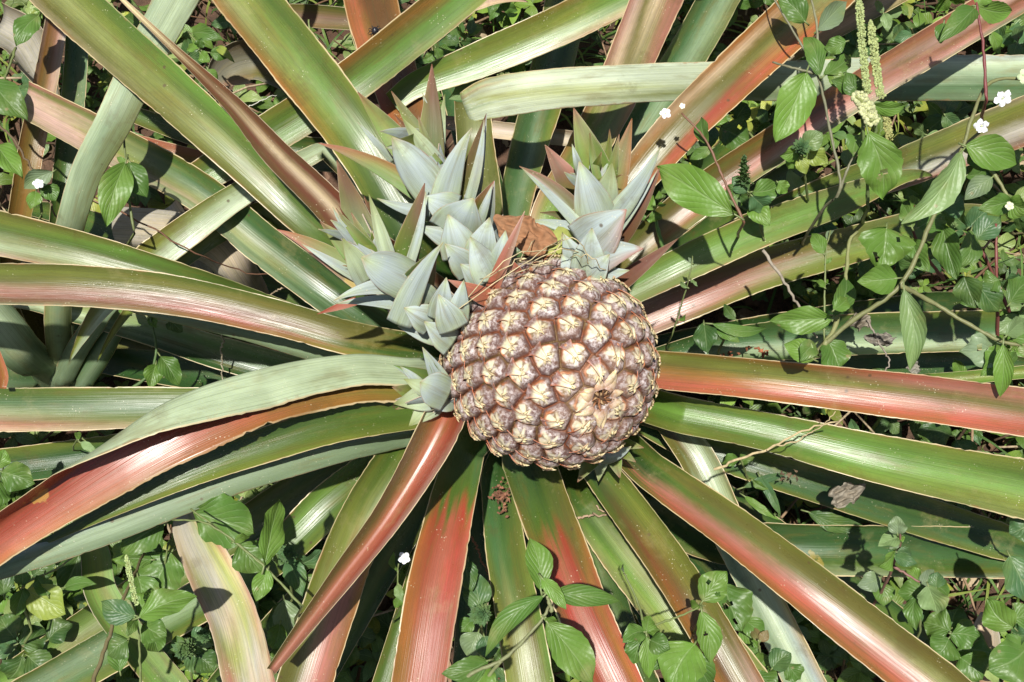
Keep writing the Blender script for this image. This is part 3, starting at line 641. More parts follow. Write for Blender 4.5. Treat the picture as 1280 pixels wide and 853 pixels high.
# ------------------------------------------------------------------ slips
def sleaf(par, b, t, w, spec, zb=.42, zt=.45, face=None, bend=0, blunt=False, roll=0, curv=9, vee=4):
    """short pointed leaf of a slip; bend pushes the middle sideways (px)"""
    l0 = math.hypot(t[0] - b[0], t[1] - b[1])
    if l0 < 62 and w >= 14: w *= 1.42
    if w >= 14: b = (b[0] - (t[0] - b[0]) * .22, b[1] - (t[1] - b[1]) * .22); zb -= .006
    LS[0] += 1; mb = MB(); dx, dy = t[0] - b[0], t[1] - b[1]; l = math.hypot(dx, dy) + 1e-6; nx, ny = -dy / l, dx / l
    f = face or ('under' if (spec if isinstance(spec, str) else spec[0][1])[0] in 'wWe' else 'top')
    mid = lambda q, k: (b[0] + dx * q + nx * bend * k, b[1] + dy * q + ny * bend * k, zb + (zt - zb) * q + .004 * math.sin(q * 3.14), )
    wk = (w * 1.18, w * 1.12, w * .84, w * .42, w * .03) if not blunt else (w * 1.0, w * 1.06, w * 1.0, w * .66, w * .05)
    K = [(b[0], b[1], zb, wk[0]), (*mid(.3, .8), wk[1]), (*mid(.55, 1), wk[2]), (*mid(.8, .7), wk[3]), (t[0], t[1], zt, wk[4])]
    strip(mb, K, spec, face=f, seed=LS[0], ext=0, curv=curv, vee=vee, roll=roll, nu=15, th=.0008, base=None, wob=1.6, wave=.04,
          rough=.8 if f == 'under' else .5, other=('GLG' if f == 'under' else 'www'), density=1.5)
    return mb.build('leaf', M_SLIP, par)
GT = [(0, 'LYL'), (.5, 'LYG'), (.8, 'YON'), (1, 'PBP')]; GR = [(0, 'LLG'), (.35, 'YGO'), (.7, 'OBB'), (1, 'PrB')]
WU = [(0, 'wWw'), (.3, 'WwW'), (.6, 'www'), (.86, 'wWw'), (1, 'TNT')]; WG = [(0, 'wWw'), (.5, 'WWW'), (1, 'NYN')]
def slip(label, axis, leaves, nscale=14, z0=.40, z1=.43, r0=15, sc=1.0, scl=34):
    """axis: px polyline from root to heart"""
    K = [(x, y, z0 + (z1 - z0) * i / (len(axis) - 1), r0 * (1 - .5 * i / (len(axis) - 1))) for i, (x, y) in enumerate(axis)]
    P = crom(K, 24); pts = np.array([at(*p[:3]) for p in P])
    mb = MB(); tube(mb, pts, [p[3] * mpp(q) for p, q in zip(P, pts)], PAL['w'], 12)
    s = mb.build('slip', M_SLIP, PLANT); s['label'] = label
    for b, t, w, spec, *o in leaves:
        kw = dict(o[0]) if o else {}
        kw.setdefault('zb', z1 + .0); kw.setdefault('zt', z1 + .03)
        sleaf(s, b, t, w, spec, **kw)
    # slim leaves fanning out behind the heart
    rq = random.Random(int(axis[-1][0])); hx, hy = axis[-1]; dx0, dy0 = axis[-1][0] - axis[-2][0], axis[-1][1] - axis[-2][1]; a0 = math.atan2(dy0, dx0)
    for i in range(int(nscale * .34)):
        aa = a0 + rq.uniform(-1.25, 1.25); L0 = scl * rq.uniform(1.3, 2.1) * (1.15 - .35 * abs(aa - a0)); q0 = rq.uniform(-.5, .25)
        bx, by = hx + dx0 * q0, hy + dy0 * q0; k = rq.random()
        sleaf(s, (bx, by), (bx + math.cos(aa) * L0, by + math.sin(aa) * L0), rq.uniform(9, 17), WU if k < .4 else (WG if k < .55 else (GT if k < .85 else GR)),
              zb=z1 + rq.uniform(-.02, .012), zt=z1 + rq.uniform(-.02, .03), bend=rq.uniform(-5, 5), roll=rq.uniform(-25, 25))
    # overlapping short scale leaves round the stem, all sides
    rs = random.Random(len(axis) * 7 + int(axis[0][0]))
    for i in range(nscale):
        q = .02 + .74 * i / nscale; k = int(q * 23); c = pts[k]; T = nrm(pts[k + 1] - pts[k]); V = nrm(CAM - c)
        Sd = nrm(np.cross(T, V)); an = i * 2.4 + rs.uniform(-.3, .3); rad = Sd * math.sin(an) + V * math.cos(an)
        ln = scl * 1.65 * mpp(c) * rs.uniform(.8, 1.25) * (0.75 + q * .7); rr = P[k, 3] * mpp(c)
        LS[0] += 1; m = MB()
        nv, nu_ = 12, 11; side = np.cross(T, rad); Vt = []; cl = []
        wd = P[k, 3] * mpp(c) * rs.uniform(1.7, 2.3)
        open_ = rs.uniform(.35, .7); tcol = rs.random()
        for b in range(nv):
            v = b / (nv - 1)
            for a in range(nu_):
                sx = -1 + 2 * a / (nu_ - 1); wv = wd * (1 - v ** 1.25) * (1 - .12 * v) + 1e-4
                ang = sx * wv / max(rr, 1e-4) * (.72 - .40 * v)
                off = rr * (1.04 + open_ * v * v * 1.6 + .25 * v) 
                p = c + T * (v * ln) + (rad * math.cos(ang) + side * math.sin(ang)) * off
                Vt.append(p); g = np.array(PAL['w']) * (1 - .12 * (1 - v)); tipk = max(0, v - .88) * 4
                g = g * (1 - tipk) + np.array(PAL['T' if tcol > .12 else 'P']) * tipk
                cl.append((*g, .8))
        Vt = np.array(Vt); Vb = Vt - rad * .0009; M_ = len(Vt)
        lv = np.array([((a / (nu_ - 1)), b * .012, i) for b in range(nv) for a in range(nu_)])
        ef = []
        for b in range(nv - 1):
            l = b * nu_; ef += [(l, l + nu_, l + nu_ + M_, l + M_), (l + 2 * nu_ - 1, l + nu_ - 1, l + nu_ - 1 + M_, l + 2 * nu_ - 1 + M_)]
        m.add(np.concatenate([Vt, Vb]), [tuple(x) for x in quads(nu_, nv, 0, True)] + [tuple(x) for x in quads(nu_, nv, M_)] + ef, np.array(cl + cl), np.concatenate([lv, lv]))
        m.build('leaf', M_SLIP, s)
    return s
slip('tall slip standing above the fruit with green and red tipped leaves', [(640,352),(600,300),(556,240),(530,180)], [
    ((505,187),(447,115),28,GT,dict(zt=.43)), ((541,196),(489,114),22,GT,dict(zt=.44)), ((492,202),(447,153),9,WU,dict(zt=.43,zb=.41)),
    ((538,200),(540,80),30,GR,dict(zt=.45)), ((548,190),(556,118),14,WG,dict(zt=.44)),
    ((511,236),(398,179),22,[(0,'LLA'),(.5,'LYA'),(1,'PSP')],dict(zt=.43,bend=8)), ((514,240),(471,214),12,'rBr',dict(zb=.415,zt=.42)),
    ((541,200),(503,148),22,WG,dict(zb=.435,zt=.455)), ((545,245),(490,172),46,WU,dict(blunt=True,zb=.44,zt=.465)),
    ((583,250),(608,142),28,[(0,'OGO'),(.5,'BOw'),(1,'Brw')],dict(zb=.43,zt=.47,face='top')), ((558,254),(590,160),32,WU,dict(zb=.44,zt=.47,bend=-6)),
    ((586,252),(605,150),12,WU,dict(zb=.445,zt=.475,bend=3)),
    ((540,265),(471,248),18,WU,dict(zb=.43,zt=.44,bend=-4)), ((595,280),(618,226),24,[(0,'OGw'),(.5,'BGw'),(1,'BPw')],dict(zb=.44,zt=.465,face='top')),
    ((598,282),(616,230),11,WU,dict(zb=.45,zt=.468)), ((570,286),(592,248),40,WU,dict(zb=.45,zt=.47)),
    ((562,262),(528,246),26,WU,dict(zb=.447,zt=.452)), ((568,303),(522,282),18,WU,dict(zb=.44,zt=.45)), ((575,312),(560,268),30,WU,dict(zb=.455,zt=.465)),
    ((600,318),(612,272),26,WU,dict(zb=.455,zt=.468)), ((585,335),(556,305),24,WU,dict(zb=.45,zt=.46)), ((610,340),(588,296),26,WU,dict(zb=.46,zt=.468)),
    ((625,330),(632,288),18,WU,dict(zb=.46,zt=.47)), ((600,350),(575,330),20,WU,dict(zb=.455,zt=.46))], nscale=48, z0=.42, z1=.43, r0=19)
slip('slip on the left of the fruit with rounded pale leaves', [(592,402),(545,384),(495,345),(460,308)], [
    ((456,302),(421,200),34,GR,dict(zt=.43)), ((450,325),(400,277),26,GT,dict(zt=.43)), ((470,330),(439,266),18,GT,dict(zt=.445)),
    ((440,345),(346,287),26,[(0,'OLL'),(.5,'PNY'),(1,'PPS')],dict(zt=.42,bend=6)), ((447,347),(377,305),12,WU,dict(zt=.44)),
    ((505,325),(531,229),30,GR,dict(zt=.46,zb=.43)), ((512,330),(532,240),11,WU,dict(zt=.462,zb=.437,bend=3)),
    ((484,318),(461,243),18,WG,dict(zb=.44,zt=.46)), ((455,342),(428,298),20,WG,dict(zb=.44,zt=.455)), ((490,318),(473,280),12,GT,dict(zb=.43,zt=.45)),
    ((512,352),(452,322),50,WU,dict(blunt=True,zb=.445,zt=.47)), ((508,362),(417,376),22,WU,dict(bend=9,zb=.45,zt=.45)), ((512,385),(420,380),18,WU,dict(zb=.435,zt=.43,bend=6)),
    ((508,388),(554,303),28,WU,dict(zb=.45,zt=.485,bend=-5)), ((520,360),(545,312),26,[(0,'EEE'),(1,'OOP')],dict(zb=.44,zt=.47,face='top')),
    ((545,416),(497,408),20,WU,dict(zb=.43,zt=.43)), ((550,392),(558,347),20,WU,dict(zb=.455,zt=.475)), ((530,375),(510,345),24,WU,dict(zb=.455,zt=.465)),
    ((535,400),(505,385),24,WU,dict(zb=.45,zt=.455)), ((565,405),(548,368),24,WU,dict(zb=.46,zt=.47)), ((560,425),(530,402),22,WU,dict(zb=.445,zt=.45)), ((572,395),(580,350),18,WU,dict(zb=.46,zt=.47))], nscale=42, z0=.41, z1=.425, r0=18)
slip('slip above the right shoulder of the fruit with arching leaves', [(722,352),(738,320),(748,275),(748,225)], [
    ((745,215),(717,135),34,GT,dict(zt=.45)), ((765,245),(790,148),28,[(0,'YLA'),(.4,'LYA'),(1,'SBA')],dict(zt=.45)), ((760,240),(774,168),16,GT,dict(zt=.455)),
    ((718,238),(681,181),28,[(0,'LOB'),(.5,'BBP'),(1,'PBP')],dict(zt=.44)), ((726,218),(715,180),10,WU,dict(zt=.455,zb=.44)), ((740,222),(752,190),12,GT,dict(zb=.43,zt=.455)),
    ((728,288),(649,208),22,[(0,'WOO'),(.5,'wOB'),(1,'PBP')],dict(bend=12,zb=.44,zt=.45,face='top')), ((732,292),(652,210),14,WU,dict(bend=2,zb=.446,zt=.452)),
    ((745,268),(724,202),44,WU,dict(zb=.445,zt=.47)), ((756,252),(765,204),20,WG,dict(zb=.44,zt=.46)), ((765,270),(826,183),24,WU,dict(zb=.44,zt=.47,bend=5)),
    ((772,296),(825,210),22,[(0,'wrB'),(1,'PrB')],dict(zb=.42,zt=.45,face='top',bend=4)), ((768,294),(822,212),9,WU,dict(zb=.43,zt=.455,bend=2)),
    ((745,303),(662,276),22,WU,dict(zb=.44,zt=.445,bend=6)), ((735,292),(675,266),16,[(0,'GEG'),(.6,'OGB'),(1,'BBB')],dict(zb=.43,zt=.44,bend=8,face='top')),
    ((738,302),(783,262),40,[(0,'www'),(.9,'wwP'),(1,'PPP')],dict(zb=.455,zt=.475)), ((745,326),(804,311),26,[(0,'www'),(.85,'wwP'),(1,'SPP')],dict(zb=.45,zt=.46,bend=-4)),
    ((745,346),(787,338),14,WU,dict(zb=.44,zt=.445)), ((722,330),(704,292),20,WU,dict(zb=.45,zt=.46)), ((735,330),(740,285),26,WU,dict(zb=.46,zt=.468)), ((738,345),(762,318),22,WU,dict(zb=.455,zt=.465)),
    ((715,345),(702,318),16,WU,dict(zb=.45,zt=.455)), ((755,335),(775,300),16,WU,dict(zb=.445,zt=.46))], nscale=40, z0=.43, z1=.43, r0=17)
slip('small slip tucked against the left side of the fruit', [(585,490),(552,490),(528,488)], [
    ((554,482),(528,434),15,WU,dict(zt=.44,zb=.42)), ((552,480),(531,438),9,GT,dict(zt=.437,zb=.42)), ((538,476),(492,457),14,[(0,'wGG'),(1,'wLG')],dict(zb=.41,zt=.42)),
    ((535,488),(505,474),14,WG,dict(zb=.415,zt=.42)), ((525,493),(490,484),16,GT,dict(zb=.40,zt=.41)), ((555,492),(525,478),30,WU,dict(blunt=True,zb=.425,zt=.435)),
    ((537,496),(492,505),22,WG,dict(zb=.41,zt=.41)), ((542,503),(511,533),20,WG,dict(zb=.40,zt=.40)), ((530,500),(494,512),10,GT,dict(zb=.395,zt=.40)),
    ((560,500),(540,512),18,WU,dict(zb=.41,zt=.415))], nscale=8, z0=.40, z1=.41, r0=14, scl=24)
slip('small dark slip half hidden under the bottom of the fruit', [(715,535),(745,560),(760,572)], [
    ((745,565),(722,603),16,GT,dict(zb=.33,zt=.33)), ((765,565),(775,598),14,GT,dict(zb=.33,zt=.33)), ((770,560),(795,578),13,GT,dict(zb=.33,zt=.34)),
    ((752,566),(748,602),14,WG,dict(zb=.32,zt=.32)), ((770,552),(805,560),13,GT,dict(zb=.33,zt=.34))], nscale=5, z0=.33, z1=.33, r0=10, scl=22)
# bracts on the stalk just behind the fruit
for b, t, w, sp_, zb, zt, lab in (((622,345),(656,264),15,[(0,'SSS'),(.5,'PPp'),(1,'pPp')],.455,.49,'pink pointed bract above the fruit'),
        ((770,358),(848,298),20,[(0,'SBr'),(.5,'rrB'),(1,'BrB')],.42,.44,'dark red pointed bract right of the fruit'),
        ((608,372),(560,350),14,[(0,'SSS'),(1,'PPP')],.455,.47,None), ((640,345),(628,318),18,[(0,'PpS'),(1,'SPS')],.45,.46,None),
        ((446,376),(396,393),9,[(0,'SSR'),(1,'PRR')],.405,.40,'thin red leaf tip on the left')):
    o = sleaf(PLANT, b, t, w, sp_, zb=zb, zt=zt, face='top'); o.name = 'bract'
    if lab: o['label'] = lab
def crumple(name, cx, cy, z, w, h, ang, col, label=None, cat=None, parent=None, seed=1, amp=.35, n=26, mat=None):
    """thin dried leaf crumpled in three dimensions"""
    r = np.random.default_rng(seed); c = at(cx, cy, z); s = mpp(c); U, V = np.meshgrid(np.linspace(-1, 1, n), np.linspace(-1, 1, n))
    rad = 1 + .12 * np.sin(5 * np.arctan2(V, U) + r.uniform(0, 6)) ; sq = np.sqrt(np.clip(1 - V ** 2 * .85, 0, 1))
    X = U * w / 2 * s * rad * sq; Y = V * h / 2 * s * rad; Z = np.zeros_like(X)
    for k in range(7):
        a = r.uniform(0, 6.28); f = r.uniform(2, 7); Z += np.abs(np.sin(f * (U * math.cos(a) + V * math.sin(a)) + r.uniform(0, 6))) / f
    Z = (Z - Z.mean()) * max(w, h) * s * amp; ca, sa = math.cos(ang), math.sin(ang)
    P = c + np.stack([X * ca - Y * sa, X * sa + Y * ca, Z], -1).reshape(-1, 3)
    P2 = P - np.array([0, 0, .0008]); m = n * n
    shade = (np.array(col)[None] * (1 + r.normal(0, .08, (m, 1)))).clip(0, 1)
    mb = MB(); mb.add(np.vstack([P, P2]), [tuple(q) for q in quads(n, n)] + [tuple(q) for q in quads(n, n, m, True)], np.vstack([shade, shade]), (0, 0, seed))
    o = mb.build(name, mat or M_DRY, parent)
    if parent is None: tag(o, label, cat)
    elif label: o['label'] = label
    return o
crumple('dry_bract', 655, 292, .452, 80, 46, -.45, (.30, .15, .075), 'crinkled brown dead bract above the fruit', parent=PLANT, seed=4, amp=.22)
mb = MB(); tube(mb, [at(690,330,.42), at(698,305,.44), at(705,290,.44)], [.012,.011,.006], PAL['y'], 10); mb.build('flower_stalk', M_STEM, PLANT)

# ------------------------------------------------------------------ weeds
GC = dict(b=(.13, .25, .038), m=(.080, .17, .030), d=(.045, .105, .026), t=(.068, .15, .058), y=(.27, .33, .06), p=(.20, .30, .12), u=(.20, .27, .16), n=(.22, .16, .07))
def wleaf(mb, P0, P1, w, col, up, rs, droop=.10, fold=22, wave=.10, nu=11, nv=15, curl=0, holes=False, wide=.42):
    """one ovate pointed leaf with midrib fold, wavy edge and drooping tip"""
    P0 = np.asarray(P0, float); P1 = np.asarray(P1, float); L = np.linalg.norm(P1 - P0); T = (P1 - P0) / L
    S = nrm(np.cross(T, up)); Nn = np.cross(S, T); v = np.linspace(0, 1, nv); u = np.linspace(-1, 1, nu)
    pk = wide; hw = np.where(v < pk, np.sin(np.clip(v / pk, 0, 1) * 1.5708) ** .75, np.cos(np.clip((v - pk) / (1 - pk), 0, 1) * 1.5708) ** .95)
    hw = hw * w / 2 + w * .012; hw[-1] = w * .004
    ph = rs.uniform(0, 6.28); ph2 = rs.uniform(0, 6.28); U, V = np.meshgrid(u, v); HW = hw[:, None]
    mid = droop * L * (4 * V * (1 - V)) * 1.0 - droop * L * V ** 2 * .4
    fa = math.radians(fold); cang = math.radians(curl)
    lat = HW * U; h = np.abs(lat) * math.tan(fa) * (1 - .5 * np.abs(U)) + wave * w * U ** 2 * np.sin(V * rs.uniform(8, 15) + ph + (U > 0) * ph2)
    h += .010 * w * np.sin(V * 24 - np.abs(U) * 5)          # quilting between the veins
    if curl:
        a = U * cang * HW / (w / 2); lat = HW * np.sin(a) / max(cang, .01) * np.where(HW > 0, (w / 2) / HW, 1) if False else HW * np.sin(U * cang) / cang
        h = h * .5 + HW * (1 - np.cos(U * cang)) / cang
    jag = 1 + rs.uniform(0, .04) * np.sin(V * 40) * np.abs(U)
    yb = rs.uniform(-.10, .10) * L * np.sin(V * 3.1)
    G = P0 + T * (V * L)[..., None] + S * (lat * jag + yb)[..., None] + Nn * (mid + h)[..., None]
    sd = rs.uniform(0, 50); luv = np.stack([(U + 1) / 2, V + 0 * U, np.full(U.shape, sd)], -1)
    c = np.array(col)[None, None] * (1 + .10 * np.sin(V * 3 + ph))[..., None]
    q = quads(nu, nv)
    if holes:
        cx = G.reshape(-1, 3)[q].mean(1); uv = luv.reshape(-1, 3)[q].mean(1)[:, :2]; keep = np.ones(len(q), bool)
        for _ in range(rs.integers(1, 4)):
            hc = rs.uniform((.2, .25), (.8, .8)); rr = rs.uniform(.05, .10)
            keep &= np.hypot((uv[:, 0] - hc[0]) * 1.0, (uv[:, 1] - hc[1]) * L / w) > rr
        q = q[keep]
    mb.add(G.reshape(-1, 3), [tuple(x) for x in q], np.clip(c, 0, 1).reshape(-1, 3), luv.reshape(-1, 3))
wr = np.random.default_rng(42)
def weed(label, stems, leaves, z=.3, root=None, scol=(.16, .20, .07), rad=1.6, cat='weed', group=None, name='weed', zs=None, dz=0):
    """stems: list of px polylines [(x,y) or (x,y,z)]; leaves: (bx,by,tx,ty,w_px,code[,opts])"""
    z += dz
    if dz:
        stems = [[(p[0], p[1], p[2] + dz) if len(p) > 2 else p for p in st] for st in stems]
        leaves = [(*l[:6], {k_: (v_ + dz if k_ in ('zb', 'zt') else v_) for k_, v_ in l[6].items()}) if len(l) > 6 else l for l in leaves]
    s0 = stems[0][0] if stems else (leaves[0][0], leaves[0][1])
    z0 = s0[2] if len(s0) > 2 else z
    rp = at(s0[0] + (root[0] if root else 6), s0[1] + (root[1] if root else 30), 0)
    t = empty(name, rp, label, cat, group)
    for i, st in enumerate(stems):
        K = np.array([(p[0], p[1], p[2] if len(p) > 2 else z) for p in st], float)
        Q = crom(K, max(8, len(K) * 6)); pts = np.array([at(*q) for q in Q])
        pts += wr.normal(0, .00015, pts.shape)
        r_ = rad * np.linspace(1.1, .7, len(pts)) * mpp(pts[0])
        if i == 0:
            q = np.linspace(0, 1, 9)[:-1, None]; B = rp + np.array([0, 0, -.004]); mid = (1 - q) * B + q * pts[0]; mid[:, :2] += .006 * np.sin(q * 6) 
            pts = np.vstack([mid, pts]); r_ = np.concatenate([np.full(8, r_[0]), r_])
        m = MB(); c = np.array(scol) * wr.uniform(.85, 1.15); tube(m, pts, r_ * (1 + .12 * np.sin(np.arange(len(r_)) * 1.3)), c, 7); m.build('stem', M_STEM, t)
    for l in leaves:
        bx, by, tx, ty, w, code = l[:6]; o = dict(l[6]) if len(l) > 6 else {}
        zb = o.pop('zb', z + .003); zt = o.pop('zt', zb + wr.uniform(-.012, .008)); P0 = at(bx, by, zb); P1 = at(tx, ty, zt)
        lean = o.pop('lean', None); V = nrm(CAM - P0); up = V + wr.normal(0, .28, 3) if lean is None else V + np.array(lean)
        m = MB(); o.setdefault('holes', False); o.setdefault('droop', wr.uniform(.02, .12)); o.setdefault('fold', wr.uniform(12, 30))
        s_ = mpp(P0); wleaf(m, P0, P1, w * s_ * 1.05, np.array(GC[code]) * wr.uniform(.9, 1.15), nrm(up), wr, nu=17 if o['holes'] else 11, nv=25 if o['holes'] else 15, **o)
        tube(m, [at(bx, by, zb - .002) - (P1 - P0) * .12, P0, P0 + (P1 - P0) * .12], [.0007, .0006, .0004], (.25, .30, .12), 5)
        m.build('leaf', M_WEED, t)
    return t
def flower(par, x, y, z, r, face=(0, 0, 1), n=5, col=(.80, .80, .82), ang=0, tubecol=(.55, .6, .35)):
    c = at(x, y, z); s = mpp(c) * r; V = nrm(nrm(CAM - c) + np.array(face) * .5); a0 = nrm(np.cross(V, [0, 1, .2])); b0 = np.cross(V, a0); m = MB()
    for k in range(n):
        a = ang + k * 6.283 / n; d = a0 * math.cos(a) + b0 * math.sin(a)
        wleaf(m, c + d * s * .08, c + d * s * wr.uniform(.9, 1.1) + V * s * .1, s * .78, col, V, wr, droop=.15, fold=-8, wave=.12, nu=7, nv=9, wide=.68)
    tube(m, [c - V * s * 1.1, c - V * s * .4, c + V * s * .05], [s * .12, s * .2, s * .16], tubecol, 8)
    o = m.build('flower', M_PETAL, par); return o
def bud_head(par, x, y, z, r, code='t', n=46, tall=1.0, name='flower_head', dirx=0, diry=0):
    """dense head of small scale leaves"""
    c = at(x, y, z); s = mpp(c) * r; m = MB(); ax = nrm(nrm(CAM - c) * (1.0 if tall <= 1 else .35) + CX * dirx + CY * diry)
    a0 = nrm(np.cross(ax, [.3, .8, .1])); b0 = np.cross(ax, a0)
    for k in range(n):
        q = k / n; an = k * 2.4; el = (1 - q) * 1.4; d = (a0 * math.cos(an) + b0 * math.sin(an)) * math.sin(el + .15) + ax * math.cos(el)
        p0 = c + ax * (q - .5) * s * tall * 1.6 + d * s * .15; wleaf(m, p0, p0 + nrm(d) * s * wr.uniform(.55, .85) * (1 - .35 * q), s * .42, np.array(GC[code]) * wr.uniform(.75, 1.35), nrm(ax + d * .2), wr, droop=.2, fold=25, wave=.1, nu=5, nv=7)
    return m.build(name, M_WEED, par)
def spike(par, pts, r, col=(.42, .46, .20), z=.3, name='flower_spike'):
    K = np.array([(p[0], p[1], p[2] if len(p) > 2 else z) for p in pts], float); n = int(max(10, np.linalg.norm(K[-1, :2] - K[0, :2]) / 1.5))
    Q = np.array([at(*q) for q in crom(K, n)]); m = MB(); tube(m, Q, r * .35 * mpp(Q[0]), (.25, .28, .10), 6)
    for i, q in enumerate(Q):
        s = mpp(q); tp = min(1, (n - i) / n * 5 + .3)
        for k in range(7):
            a = wr.uniform(0, 6.28); d = np.array([math.cos(a), math.sin(a) * .8, math.sin(a) * .7 + .2]); 
            blob(m, q + nrm(d) * r * s * wr.uniform(.55, 1.0) * tp, s * r * wr.uniform(.22, .36), np.array(col) * wr.uniform(.7, 1.35), i * 7 + k, .3, (1, 1, 1), 6, 4)
    return m.build(name, M_PETAL, par)

# left
weed('slender weed with two hanging leaves at the left, over the torn pale leaf', [[(168,292,.33),(160,240,.34),(155,175,.345),(153,150,.345)]],
     [(157,203,133,284,36,'b',dict(zb=.352,zt=.345)),(162,202,184,247,32,'m',dict(zb=.35,zt=.34)),(158,205,146,196,8,'b')], z=.34)
weed('pale curled weed with a white flower near the upper left edge', [[(52,270,.29),(50,235,.30),(48,215,.305)]],
     [(66,215,30,236,26,'u',dict(zb=.31,curl=50)),(55,232,70,252,22,'m'),(45,240,38,262,18,'b')], z=.30)
flower(bpy.data.objects[[o.name for o in bpy.data.objects if o.name.startswith('weed')][-1]], 48, 230, .315, 7)
weed('weed with a large leaf cut by the left edge of the picture', [[(20,60,.28),(5,100,.29),(-4,112,.29)]],
     [(-12,100,34,150,40,'m',dict(zb=.30)),(-5,180,28,222,30,'b',dict(zb=.28)),(48,20,20,58,26,'m',dict(zb=.29)),(50,30,38,18,18,'b')], z=.28)
weed('weed with small round leaves between the olive leaf and the dark gap', [[(272,128,.22),(262,95,.24),(250,60,.25),(236,40,.25)]],
     [(248,62,234,60,14,'b'),(250,66,262,78,14,'b'),(250,60,252,48,12,'m'),(258,88,272,102,16,'b'),(260,96,242,108,18,'m'),(240,42,278,50,18,'m'),(262,66,288,70,16,'m'),(270,60,292,78,10,'y'),(228,80,224,98,10,'y'),(256,110,246,125,16,'t')], z=.25)
weed('thin weed with a clubbed seed stalk near the top left', [[(392,70,.29),(388,50,.30),(386,25,.305)]],
     [(390,60,378,72,12,'u'),(388,45,398,62,10,'u')], z=.30)
# top centre
weed('pale leaved weed between the crossing leaves at top centre', [[(600,130,.22),(612,95,.24),(640,70,.25)]],
     [(604,82,560,124,30,'p',dict(zb=.25)),(640,70,655,90,26,'b',dict(zb=.25)),(640,95,612,70,16,'m'),(585,45,570,30,16,'m'),(585,45,605,32,14,'b'),(590,50,598,66,12,'m'),(586,44,590,20,12,'t')], z=.24)
t = bpy.data.objects[[o.name for o in bpy.data.objects if o.name.startswith('weed')][-1]]
spike(t, [(605,78,.26),(622,90,.262),(642,100,.262)], 5, col=(.20, .24, .10))
weed('small weed with round bright leaves right of the small right slip', [[(829,310,.29),(822,285,.30),(817,262,.305)]],
     [(817,262,803,246,24,'b',dict(wide=.5,zb=.315)),(817,262,832,255,20,'b',dict(wide=.5,zb=.315)),(817,264,820,278,18,'b',dict(wide=.5,zb=.312)),(800,262,794,276,18,'m')], z=.30, rad=2.6, scol=(.10,.2,.05))
# upper right
weed('weed with one large light green leaf and a bud on a red brown stem', [[(930,278,.37),(908,232,.375),(885,180,.38),(870,160,.385),(852,142,.385)]],
     [(918,268,820,208,50,'b',dict(zb=.40,zt=.395,fold=10,wide=.52)),(884,180,876,146,20,'m'),(890,186,862,200,14,'m')], z=.375, scol=(.20,.10,.06), rad=1.8)
t = bpy.data.objects[[o.name for o in bpy.data.objects if o.name.startswith('weed')][-1]]
flower(t, 853, 133, .39, 4, col=(.75,.75,.6)); flower(t, 832, 142, .385, 7)
weed('tall grey green stemmed weed branching over the pink leaf, with one hanging leaf', [[(1010,290,.34),(1030,260,.38),(1050,238,.40),(1038,165,.41),(1021,92,.415),(992,40,.42),(962,-10,.425)],[(1050,238,.40),(1062,205,.41),(1078,180,.41),(1080,150,.41)],[(1020,90,.415),(1022,40,.42),(1012,-10,.42)],[(1018,92,.415),(990,85,.415),(966,78,.41)]],
     [(1008,90,970,178,46,'b',dict(zb=.42,zt=.40)),(1007,28,972,-4,30,'m',dict(zb=.42)),(1022,38,1058,2,28,'u',dict(zb=.42,curl=40)),(1024,95,1004,45,24,'m'),(1030,95,1062,68,22,'m',dict(zb=.42)),(1035,90,1058,110,20,'b'),(1052,105,1040,78,14,'p')], z=.415, scol=(.20,.20,.12), rad=1.8, dz=-.04)
weed('amaranth weed with upright cream knobbly flower spikes at upper right', [[(1085,260,.33),(1083,200,.37),(1078,160,.39),(1077,140,.40)],[(1083,190,.38),(1095,165,.39),(1091,148,.40)]],
     [(1085,166,1104,250,50,'b',dict(zb=.40,zt=.37,holes=True,fold=14)),(1076,168,1066,195,24,'m',dict(zb=.37)),(1088,130,1136,130,20,'b',dict(zb=.40)),(1058,52,1030,60,22,'m'),(1078,120,1058,90,24,'m',dict(zb=.385)),(1070,112,1040,100,22,'m',dict(zb=.38)),(1090,145,1082,160,12,'m')], z=.39, scol=(.14,.20,.07), rad=2.2, cat='weed')
t = bpy.data.objects[[o.name for o in bpy.data.objects if o.name.startswith('weed')][-1]]
spike(t, [(1084,115,.40),(1078,60,.41),(1073,-5,.42)], 5, col=(.36,.42,.18)); spike(t, [(1101,120,.40),(1094,75,.41),(1088,28,.415)], 5.5, col=(.38,.43,.18)); spike(t, [(1090,152,.40),(1082,132,.405),(1070,120,.41)], 9, col=(.5,.52,.28)); spike(t, [(1112,172,.385),(1109,158,.39),(1106,142,.39)], 5, col=(.36,.36,.14))
weed('red stemmed weed hanging from the top edge near the right corner', [[(1233,125,.40),(1229,60,.41),(1222,12,.42),(1218,-15,.42)]],
     [(1219,10,1174,52,30,'m',dict(zb=.42,curl=40)),(1220,8,1266,14,28,'b',dict(zb=.42,curl=30)),(1220,6,1236,-14,22,'b',dict(zb=.42)),(1180,28,1176,55,16,'m')], z=.41, scol=(.20,.05,.05), rad=2.0, root=(10, 60))
